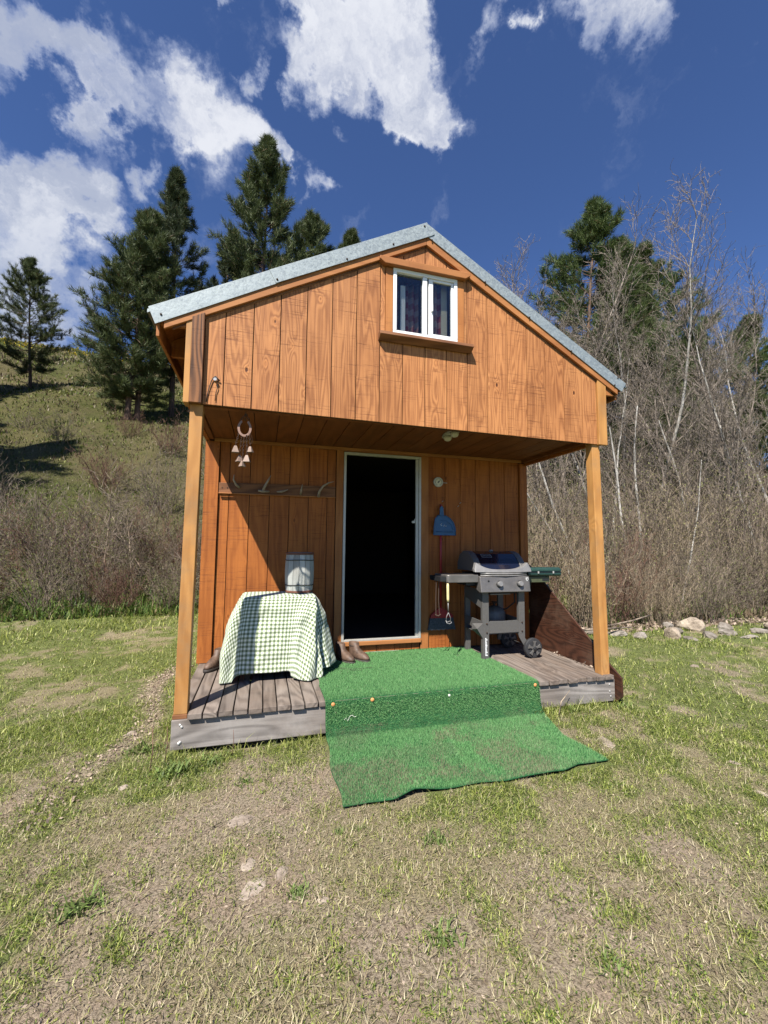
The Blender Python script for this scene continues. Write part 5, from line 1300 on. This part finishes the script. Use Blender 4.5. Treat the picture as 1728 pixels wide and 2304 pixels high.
for row, (y0, sc0) in enumerate(((3.1, .78), (4.2, .9), (5.3, 1.0), (6.6, 1.05), (8.2, 1.1), (10.2, 1.2))):
    x = 4.9 + .35 * row
    while x < 15 + row * 2.2:
        yy = y0 + rg.uniform(-.35, .35) + (.30 if x < 6 else 0)
        k = rg.choice((0, 1, 7, 1, 6, 2, 4, 7)) if row < 2 else rg.choice((0, 5, 8, 2, 1, 6, 7))
        sk = rg.choice((rg.uniform(.5, .8), rg.uniform(.85, 1.3))) * sc0
        look = ('tan upright', 'tan spreading', 'grey rounded', 'reddish', 'grey arching', 'tall grey', 'greening', 'reddish brown', 'tall greening')[k] + (' small' if sk < .7 * sc0 else '')
        sect = 'seen between porch wall and post' if x < 5.6 else 'just right of the porch post' if x < 6.8 else 'behind the left rocks' if x < 8.0 else 'behind the highest rock' if x < 9.3 else 'near the right frame edge' if x < 12 else 'at the far right end'
        put_shrub(k, x + rg.uniform(-.2, .2), yy, sk, SM[k], '%s shrub, %s row of the right thicket, %s' % (look, ('front', 'second', 'third', 'fourth', 'fifth', 'rearmost')[row], sect), GR)
        n += 1; x += rg.uniform(.6, 1.15) * (1 + .12 * row)
for row, (y0, sc0) in enumerate(((5.35, .62), (6.1, .85), (7.0, 1.0), (8.2, 1.0))):
    x = -8.5 - row
    while x < 1.4:
        k = rg.choice((3, 4, 3, 2, 4)) if x > -3 else rg.choice((4, 2, 3, 4))
        if row == 3 and rg.random() < .45: x += .8; continue
        yy = y0 + rg.uniform(-.3, .3)
        look = {2: 'rounded grey', 3: 'reddish brown', 4: 'sprawling grey'}[k]
        sect = 'at the left frame edge' if x < -6.5 else 'left of the pale saplings' if x < -3 else 'around the pale saplings' if x < -1.2 else 'beside the left porch post'
        put_shrub(k, x + rg.uniform(-.2, .2), yy, rg.uniform(.62, 1.05) * sc0, SM[k], '%s leafless shrub, %s row of the left thicket, %s' % (look, ('front', 'second', 'third', 'rear')[row], sect), GL)
        n += 1; x += rg.uniform(.6, 1.0)
# scattered bushes up the hill
for i, (x, y, s) in enumerate(((-6.5, 10.8, .8), (-4.3, 12.0, .9), (-2.5, 11.0, 1.0), (-8.5, 13.5, .8), (-3.2, 15.5, .9), (-10.5, 11.5, 1.0), (-1.2, 13.2, 1.1), (-5.2, 17.5, .7), (-7.3, 16.2, .7), (-9.8, 19.0, .8), (-2.2, 18.5, 1.0))):
    put_shrub((4, 3, 2)[i % 3], x, y, s, SM[(4, 3, 2)[i % 3]], ('bare grey bush, reddish bush, olive bush'.split(', ')[i % 3]) + ' on the open hillside, ' + ('near its foot', 'below the twin trunked pine', 'above the left thicket', 'in the tree shadow')[i // 3], 'bushes scattered on the hillside')
# dark leafy understorey behind the porch on the right, olive
for i, (x, y, s) in enumerate(((10.5, 9.5, 1.1), (12.5, 11.5, 1.2), (16.5, 14.0, 1.4), (20.0, 14.0, 1.4), (24, 16, 1.6), (28, 17, 1.6), (14, 15, 1.5), (22, 18, 1.6))):
    put_shrub(2, x, y, s, SM[2], 'olive green leafy bush deep in the right hand wood', 'leafy bushes deep in the wood')

# ================================================================== rocks
def rock(seed, sx, sy, sz, sub=3):
    bm = bmesh.new(); bmesh.ops.create_icosphere(bm, subdivisions=sub, radius=1); rs = random.Random(seed)
    pl = [(Vector((rs.gauss(0, 1), rs.gauss(0, 1), rs.gauss(0, 1))).normalized(), rs.uniform(.55, .85)) for _ in range(9)]
    for v in bm.verts:
        c = v.co.normalized(); r_ = 1.0
        for pn, dd_ in pl:
            q = c.dot(pn)
            if q > dd_: r_ = min(r_, dd_ / q)
        r_ *= 1 + .05 * math.sin(c.x * 9 + seed) * math.sin(c.y * 8 + c.z * 7)
        v.co = Vector((c.x * sx, c.y * sy, c.z * sz)) * r_
    me = bpy.data.meshes.new('rock_mesh'); bm.to_mesh(me); bm.free(); return me
RK = [(6.35, 2.12, .15, .10, .07, 'grey'), (6.85, 2.02, .17, .12, .13, 'tan pale'), (7.20, 2.25, .14, .11, .08, 'grey'), (7.55, 1.95, .22, .12, .06, 'flat grey'), (7.75, 2.42, .22, .15, .17, 'large pale'),
      (8.05, 2.02, .18, .13, .07, 'grey'), (8.35, 2.30, .15, .12, .09, 'grey'), (8.75, 1.98, .20, .12, .06, 'flat grey'), (9.15, 1.95, .32, .18, .13, 'large tan slab'), (6.1, 2.35, .16, .12, .07, 'grey'),
      (5.75, 2.55, .14, .10, .06, 'grey'), (7.0, 1.82, .13, .08, .035, 'flat grey'), (8.1, 1.72, .16, .10, .04, 'flat grey'), (9.7, 2.05, .22, .15, .10, 'grey'), (5.45, 2.8, .14, .10, .07, 'grey'), (7.4, 2.55, .16, .1, .1, 'dark grey')]
where = ['in the rock row, just right of the leftmost rocks', 'in the rock row, the roundest bright one nearest the lawn', 'in the rock row, right behind the roundest bright one', 'lying low in front of the biggest pale rock', 'highest in the middle of the rock row',
         'in the rock row directly right of and below the highest rock', 'in the rock row behind the lawn, right of the highest rock', 'lying left of the large tan slab', 'at the right end of the rock row by the frame edge', 'third from the left end of the rock row',
         'second from the left end of the rock row', 'in the grass in front of the roundest bright rock', 'in the grass in front of the rock row', 'beyond the large tan slab at the far right', 'at the very left end of the rock row beside the porch post', 'in shade behind the rock row under the thicket']
for i, (x, y, a_, b_, c_, ds) in enumerate(RK):
    o = link('rock', rock(i, a_, b_, c_), M['rock_tan'] if ('tan' in ds or 'pale' in ds) else M['rock'], smooth=False)
    o.location = (x, y, Hs(x, y) + c_ * .35); o.rotation_euler = (0, 0, i * 1.3)
    setp(o, ds + ' rock ' + where[i], 'rock', 'rocks along the edge of the lawn')
ST_ = [(.51, -.90, .075, .055, .010, 'pale flat stone pressed in bare soil left of the carpet corner'), (.56, -1.22, .050, .040, .010, 'small stone in the foreground grass below the pale flat stone'), (.70, -1.31, .050, .042, .012, 'tan stone right of two in the foreground soil'),
       (.58, -1.36, .055, .075, .008, 'long flat stone left of the tan one in the foreground soil'), (-.14, -.42, .045, .03, .02, 'small stone on the bare path in front of the left post'), (3.02, -.66, .12, .05, .012, 'flat grey stone beside the right corner of the carpet'),
       (3.62, -1.12, .05, .03, .014, 'small stone in the grass at the right foreground'), (5.62, .68, .07, .05, .035, 'single dark stone in the grass right of the porch'), (-.32, .35, .06, .04, .02, 'grey stone on the chip path beside the deck'),
       (3.40, -1.42, .045, .03, .012, 'small pale stone right of the carpet in the foreground'), (.85, -1.50, .03, .022, .01, 'tiny pale stone in the middle foreground')]
for i, (x, y, a_, b_, c_, lb) in enumerate(ST_):
    o = link('stone', rock(50 + i, a_, b_, c_, 2), M['rock_soil']); o.location = (x, y, Hs(x, y) - c_ * .15); o.rotation_euler = (0, 0, i * .9); setp(o, lb, 'stone', 'small stones in the lawn')
# driftwood like sticks by the rocks and twigs in the lawn
def stick(name, pts, r, mat, lb): 
    pts = [(x, y, Hs(x, y) + z) for x, y, z in pts]; setp(MB().tube(pts, r, 6).build(name, M[mat], None, smooth=True), lb, 'stick')
stick('stick', [(5.0, 2.6, .05), (5.6, 2.35, .10), (6.3, 2.25, .14)], [.02, .018, .01], 'twig', 'grey fallen branch at the left end of the rock row')
stick('stick', [(6.0, 2.7, .05), (6.6, 2.5, .2), (7.0, 2.5, .28)], [.018, .014, .008], 'twig', 'grey fallen branch propped behind the rock row')
stick('stick', [(.30, -1.00, .010), (.37, -.95, .016), (.42, -.91, .012)], .0018, 'twig', 'thin dark twig lying in the soil left of the carpet')
stick('stick', [(.70, -.88, .012), (.76, -.84, .016), (.80, -.80, .012)], .0016, 'tantwig', 'thin pale stem lying in the bare soil left of the carpet')
for i, (x, y, h, lb) in enumerate(((-.05, -.28, .26, 'left'), (.02, -.22, .24, 'middle'), (.42, -.17, .17, 'right'))):
    stick('weed_stalk', [(x, y, 0), (x + .01, y + .01, h * .5), (x + .002 * i, y + .02, h)], [.003, .0025, .0015], 'redtwig', 'dry upright weed stalk before the left deck corner, %s of three' % lb)
stick('grass_stem', [(2.98, -.20, 0), (3.06, -.14, .10), (3.18, -.10, .17)], [.004, .004, .002], 'tantwig', 'pale dry stem leaning against the right deck fascia')
bpy.data.objects['weed_stalk']['category'] = 'weed stalk'

# ================================================================== grass, litter
def blades(P, h, wdt, az, tilt, bend, cc):
    """five-vertex curved blades"""
    d = np.stack([np.cos(az), np.sin(az), 0 * az], 1); s = np.stack([-np.sin(az), np.cos(az), 0 * az], 1); z = np.array([[0, 0, 1.]])
    t1 = tilt[:, None]; t2 = (tilt + bend)[:, None]; h_ = h[:, None]; w_ = wdt[:, None]
    m_ = P + (z * np.cos(t1) + d * np.sin(t1)) * h_ * .55; e = m_ + (z * np.cos(t2) + d * np.sin(t2)) * h_ * .5
    e[:, 2] = np.maximum(e[:, 2], P[:, 2] + .003)
    V_ = np.stack([P - s * w_, P + s * w_, m_ - s * w_ * .75, m_ + s * w_ * .75, e], 1).reshape(-1, 3)
    T = (np.array([[0, 1, 3], [0, 3, 2], [2, 3, 4]])[None] + (np.arange(len(P)) * 5)[:, None, None]).reshape(-1, 3)
    return V_, T, np.repeat(cc, 5, 0)
rs = np.random.RandomState(21)
def inside(x, y):
    dk = (x > -.02) & (x < 3.76) & (y > -.05) & (y < 5.7)
    cp = (x > 1.03 - .0) & (x < 2.83) & (y > -.945) & (y < 0)
    return dk | cp
def sample(N, rmin, rmax, pw, a0=-72, a1=82):
    u = rs.rand(N); r_ = (rmin ** pw + u * (rmax ** pw - rmin ** pw)) ** (1 / pw); a_ = np.radians(rs.uniform(a0, a1, N)) - 0
    return CAM.x + r_ * np.sin(a_), CAM.y + r_ * np.cos(a_)
def colmix(N, pal, p):
    idx = rs.choice(len(pal), N, p=p); c = np.array(pal)[idx]; return c * (.65 + .8 * rs.rand(N, 1))
GREEN = [(.075, .105, .02), (.165, .205, .035), (.32, .345, .085), (.46, .46, .19)]
STRAW = [(.40, .34, .20), (.30, .24, .14), (.52, .46, .30), (.15, .115, .07)]
Vs, Ts, Cs = [], [], []; off = 0
def addb(v_, t_, c_):
    global off
    Vs.append(v_); Ts.append(t_ + off); Cs.append(c_); off += len(v_)
def lawn(N, rmin, rmax, pw, hs, ws):
    x, y = sample(N, rmin, rmax, pw)
    # cluster into tufts
    nc = N // 9; cx, cy_ = sample(nc, rmin, rmax, pw); pick = rs.randint(0, nc, N); cl = rs.rand(N) < .62
    x = np.where(cl, cx[pick] + rs.randn(N) * .014 * (1 + hs), x); y = np.where(cl, cy_[pick] + rs.randn(N) * .014 * (1 + hs), y)
    g_ = green_mask(x, y); pth = path_mask(x, y)
    keep = (~inside(x, y)) & (rs.rand(N) < (.62 + .38 * g_) * (1 - .85 * pth) * (1 - .58 * bare_mask(x, y))) & (y - 6.3 - .2 * np.maximum(x, 0) < .5)
    x, y, g_ = x[keep], y[keep], g_[keep]; n_ = len(x)
    isg = rs.rand(n_) < (.54 + .40 * g_); cc = np.where(isg[:, None], colmix(n_, GREEN, [.26, .32, .28, .14]), colmix(n_, STRAW, [.4, .25, .2, .15]))
    h = np.where(isg, rs.gamma(4, .0052, n_) * (.7 + .9 * g_), rs.gamma(4, .0070, n_)) * hs + .007
    near_ = np.exp(-((np.minimum(np.abs(y + .06), 9)) / .12) ** 2) * ((x > 0) & (x < 3.8)) + np.exp(-((x + .02) / .14) ** 2) * (y > 0) * (y < 5)
    h = h * (1 + 1.3 * near_ * isg) * (1 + .7 * np.clip((y - 3.2) / 1.5, 0, 1.2) * isg)
    P = np.stack([x, y, H(x, y) - .003], 1)
    tilt = np.where(isg, np.abs(rs.randn(n_)) * .65 + .25, rs.uniform(.55, 1.5, n_)); bend = np.where(isg, rs.uniform(.2, 1.1, n_), rs.uniform(-.2, .25, n_))
    wd_ = np.where(isg, .0016, .0013) * ws * (.7 + .6 * rs.rand(n_)); az_ = rs.rand(n_) * 6.283; q = ~isg
    addb(*blades(P[isg], h[isg], wd_[isg], az_[isg], tilt[isg], bend[isg], cc[isg]))
    az_, h_, tl = az_[q], h[q][:, None] * 1.05, tilt[q]; Pq = P[q]                       # straw: one thin triangle each
    dv = np.stack([np.cos(az_) * np.sin(tl), np.sin(az_) * np.sin(tl), np.cos(tl)], 1); sd_ = np.stack([-np.sin(az_), np.cos(az_), 0 * az_], 1) * wd_[q][:, None] * 1.2
    mid = Pq + dv * h_; up0 = np.array([[0, 0, .003]]) * (1 + 3 * rs.rand(len(Pq), 1))
    addb(np.stack([Pq - sd_ + up0, Pq + sd_ + up0, mid + up0], 1).reshape(-1, 3), np.arange(len(Pq) * 3).reshape(-1, 3), np.repeat(cc[q], 3, 0))
    # little broad leaves of clover and weeds between the blades
    nl = int(n_ * .24); pk = rs.choice(n_, nl, p=(g_ + .05) / (g_ + .05).sum()); Pl = P[pk] + np.stack([rs.randn(nl) * .012, rs.randn(nl) * .012, .006 + .012 * rs.rand(nl)], 1)
    a1 = rs.rand(nl) * 6.283; D1 = np.stack([np.cos(a1), np.sin(a1), rs.uniform(-.1, .7, nl)], 1); S1 = np.stack([-np.sin(a1), np.cos(a1), rs.randn(nl) * .3], 1); z1 = (.0075 * ws * (.6 + .9 * rs.rand(nl)))[:, None]
    cl_ = colmix(nl, [(.075, .12, .022), (.15, .21, .04), (.29, .34, .09)], [.4, .4, .2])
    addb(np.stack([Pl, Pl + D1 * z1 * .5 + S1 * z1 * .38, Pl + D1 * z1, Pl + D1 * z1 * .5 - S1 * z1 * .38], 1).reshape(-1, 3), (np.array([[0, 1, 2], [0, 2, 3]])[None] + (np.arange(nl) * 4)[:, None, None]).reshape(-1, 3), np.repeat(cl_, 4, 0))
lawn(430000, 1.0, 4.4, 1.2, .8, .95)
lawn(130000, 3.8, 8.5, 1.4, 1.15, 1.6)
lawn(60000, 7.5, 14, 1.7, 1.9, 3.2)
print('lawn verts', off)
setp(link('lawn_grass', np_mesh('lawn_grass', np.concatenate(Vs), np.concatenate(Ts), np.concatenate(Cs)), M['grass']), 'short patchy green and straw coloured grass of the lawn', kind='stuff')
# broad leaved weeds: rosettes one can tell apart near the camera are one small plant each
def weed(x, y, r_, n_, lb, seed):
    q = np.random.RandomState(seed); a_ = q.rand(n_) * 6.283; n_ = n_ * 2; a_ = q.rand(n_) * 6.283; P = np.stack([x + q.randn(n_) * r_ * .55, y + q.randn(n_) * r_ * .45, np.full(n_, Hs(x, y))], 1)
    cc = np.array([[.13, .18, .05]]) * (.7 + .9 * q.rand(n_, 1)); v_, t_, c_ = blades(P, r_ * .75 * (.4 + .8 * q.rand(n_)), np.full(n_, r_ * .065), a_, q.uniform(.2, 1.1, n_), q.uniform(.2, .9, n_), cc)
    setp(link('weed', np_mesh('weed_mesh', v_, t_, c_), M['grass']), lb, 'weed', 'leafy weeds in the lawn')
for i, (x, y, r_, n_, lb) in enumerate(((.10, -.32, .10, 60, 'tall leafy weed tuft at the left front corner of the deck'), (.30, -.24, .08, 40, 'green grass tuft before the deck front, right of the corner weed'), (1.42, -1.30, .06, 40, 'leafy weed in the middle foreground right of centre'), (.76, -1.44, .05, 30, 'small green weed beside the foreground stones'),
        (1.24, -1.78, .06, 34, 'dark green weed low in the middle foreground'), (-.06, -1.30, .07, 44, 'leafy green weed patch in the left foreground'), (.98, -1.12, .035, 20, 'tiny tuft below the carpet corner, left one'), (1.08, -1.13, .035, 20, 'tiny tuft below the carpet corner, right one'),
        (-.16, .05, .09, 44, 'green weed growing beside the left end of the deck'), (3.2, -.12, .07, 40, 'grass tuft leaning on the right deck fascia'), (3.72, -.16, .07, 36, 'grass tuft at the foot of the plywood side panel'), (1.75, -2.02, .05, 30, 'dark weed at the bottom edge right of the middle'), (.52, -.55, .05, 26, 'small tuft in bare soil left of the carpet'))):
    weed(x, y, r_, n_, lb, i)
# hillside grass
Vs, Ts, Cs = [], [], []; off = 0
N = 150000; x, y = sample(N, 8.0, 60, .9, -62, 70); nc = N // 7; cx, cy_ = sample(nc, 8.0, 60, .9, -62, 70); pick = rs.randint(0, nc, N); dist = np.hypot(cx - CAM.x, cy_ - CAM.y)[pick]
x = cx[pick] + rs.randn(N) * .010 * dist; y = cy_[pick] + rs.randn(N) * .010 * dist; s_ = y - 6.3 - .2 * np.maximum(x, 0); kp = s_ > -.6; x, y, dist = x[kp], y[kp], dist[kp]; n_ = len(x)
hg = np.clip(fbm(x * .22, y * .22, 4) * 2.2 - .6, 0, 1); isg = rs.rand(n_) < .30 + .50 * hg
cc = .66 * np.where(isg[:, None], colmix(n_, [(.07, .10, .018), (.13, .17, .03), (.22, .26, .05), (.30, .31, .09)], [.3, .3, .25, .15]), colmix(n_, [(.30, .25, .15), (.20, .155, .095), (.40, .35, .24), (.13, .09, .06)], [.35, .3, .15, .2]))
yel = (dist > 38) & (rs.rand(n_) < .30) & (s_[kp] > 40); cc[yel] = [.62, .46, .03]
addb(*blades(np.stack([x, y, H(x, y) - .02], 1), (.04 + .0048 * dist) * (.5 + rs.rand(n_)), .0010 * dist * (.6 + .8 * rs.rand(n_)), rs.rand(n_) * 6.283, np.abs(rs.randn(n_)) * .8, rs.uniform(.1, .9, n_), cc))
setp(link('hillside_grass', np_mesh('hillside_grass', np.concatenate(Vs), np.concatenate(Ts), np.concatenate(Cs)), M['grass']), 'mixed green and straw grass covering the hillside', kind='stuff')
# leafy ground cover at the foot of the thickets
Vs, Ts, Cs = [], [], []; off = 0
N = 26000; x = np.concatenate([rs.uniform(-9.5, 1.5, N // 2), rs.uniform(4.5, 14, N // 2)]); y = np.concatenate([4.95 + np.abs(rs.randn(N // 2)) * .8, 2.9 + np.abs(rs.randn(N // 2)) * 1.2 + .02 * rs.rand(N // 2)])
cc = colmix(N, [(.05, .09, .018), (.10, .16, .03), (.19, .15, .08), (.15, .22, .05)], [.3, .3, .2, .2]); br_ = (np.arange(N) > N // 2) & (rs.rand(N) < .7); cc[br_] = np.array([.20, .15, .095]) * (.6 + .7 * rs.rand(br_.sum(), 1))
addb(*blades(np.stack([x, y, H(x, y)], 1), rs.uniform(.05, .26, N), rs.uniform(.006, .016, N), rs.rand(N) * 6.283, np.abs(rs.randn(N)) * .7, rs.uniform(0, 1, N), cc))
setp(link('ground_cover', np_mesh('ground_cover', np.concatenate(Vs), np.concatenate(Ts), np.concatenate(Cs)), M['grass']), 'low leafy ground cover at the foot of the thickets', kind='stuff')
# dry chips and leaves: path beside the deck, deck corner, foot of the thicket
def litter(name, P, size, lb, seed):
    q = np.random.RandomState(seed); n_ = len(P); D = q.randn(n_, 3); D[:, 2] *= .25
    V_ = leaves(name, P, D, size, (.16, .11, .08), (.48, .38, .29), q, .6); setp(link(name, V_, M['litter']), lb, kind='stuff')
q = rs; n_ = 900; y = q.uniform(-.75, 2.2, n_); x = -.36 + .10 * np.sin(y * 3.1) + .04 * y + q.randn(n_) * .07
litter('wood_chips', np.stack([x, y, H(x, y) + .006 + .01 * q.rand(n_)], 1), .022, 'dry wood chips and leaves on the path left of the deck', 1)
n_ = 46; y = q.uniform(.10, .95, n_); litter('dry_leaves', np.stack([3.70 - np.abs(q.randn(n_)) * .03 - .005, y, np.full(n_, ZD + .006)], 1), .03, 'few dry leaves along the right edge of the deck', 2)
n_ = 5000; x = q.uniform(4.6, 13, n_); y = 2.5 + np.abs(q.randn(n_)) * .8; litter('leaf_litter', np.stack([x, y, H(x, y) + .01 + .03 * q.rand(n_)], 1), .07, 'dead leaves and twigs under the right thicket', 3)
n_ = 16000; x, y = sample(n_, 1.0, 6, 1.3); k_ = ~inside(x, y); x, y = x[k_], y[k_]; litter('soil_crumbs', np.stack([x, y, H(x, y) + .004], 1), .012, 'small bits of straw, clods and dead leaf in the lawn', 4)
print('shrubs', n, 'tris', sum(len(o.data.polygons) for o in bpy.data.objects if o.type == 'MESH'), 'unique', sum(len(m_.polygons) for m_ in bpy.data.meshes))
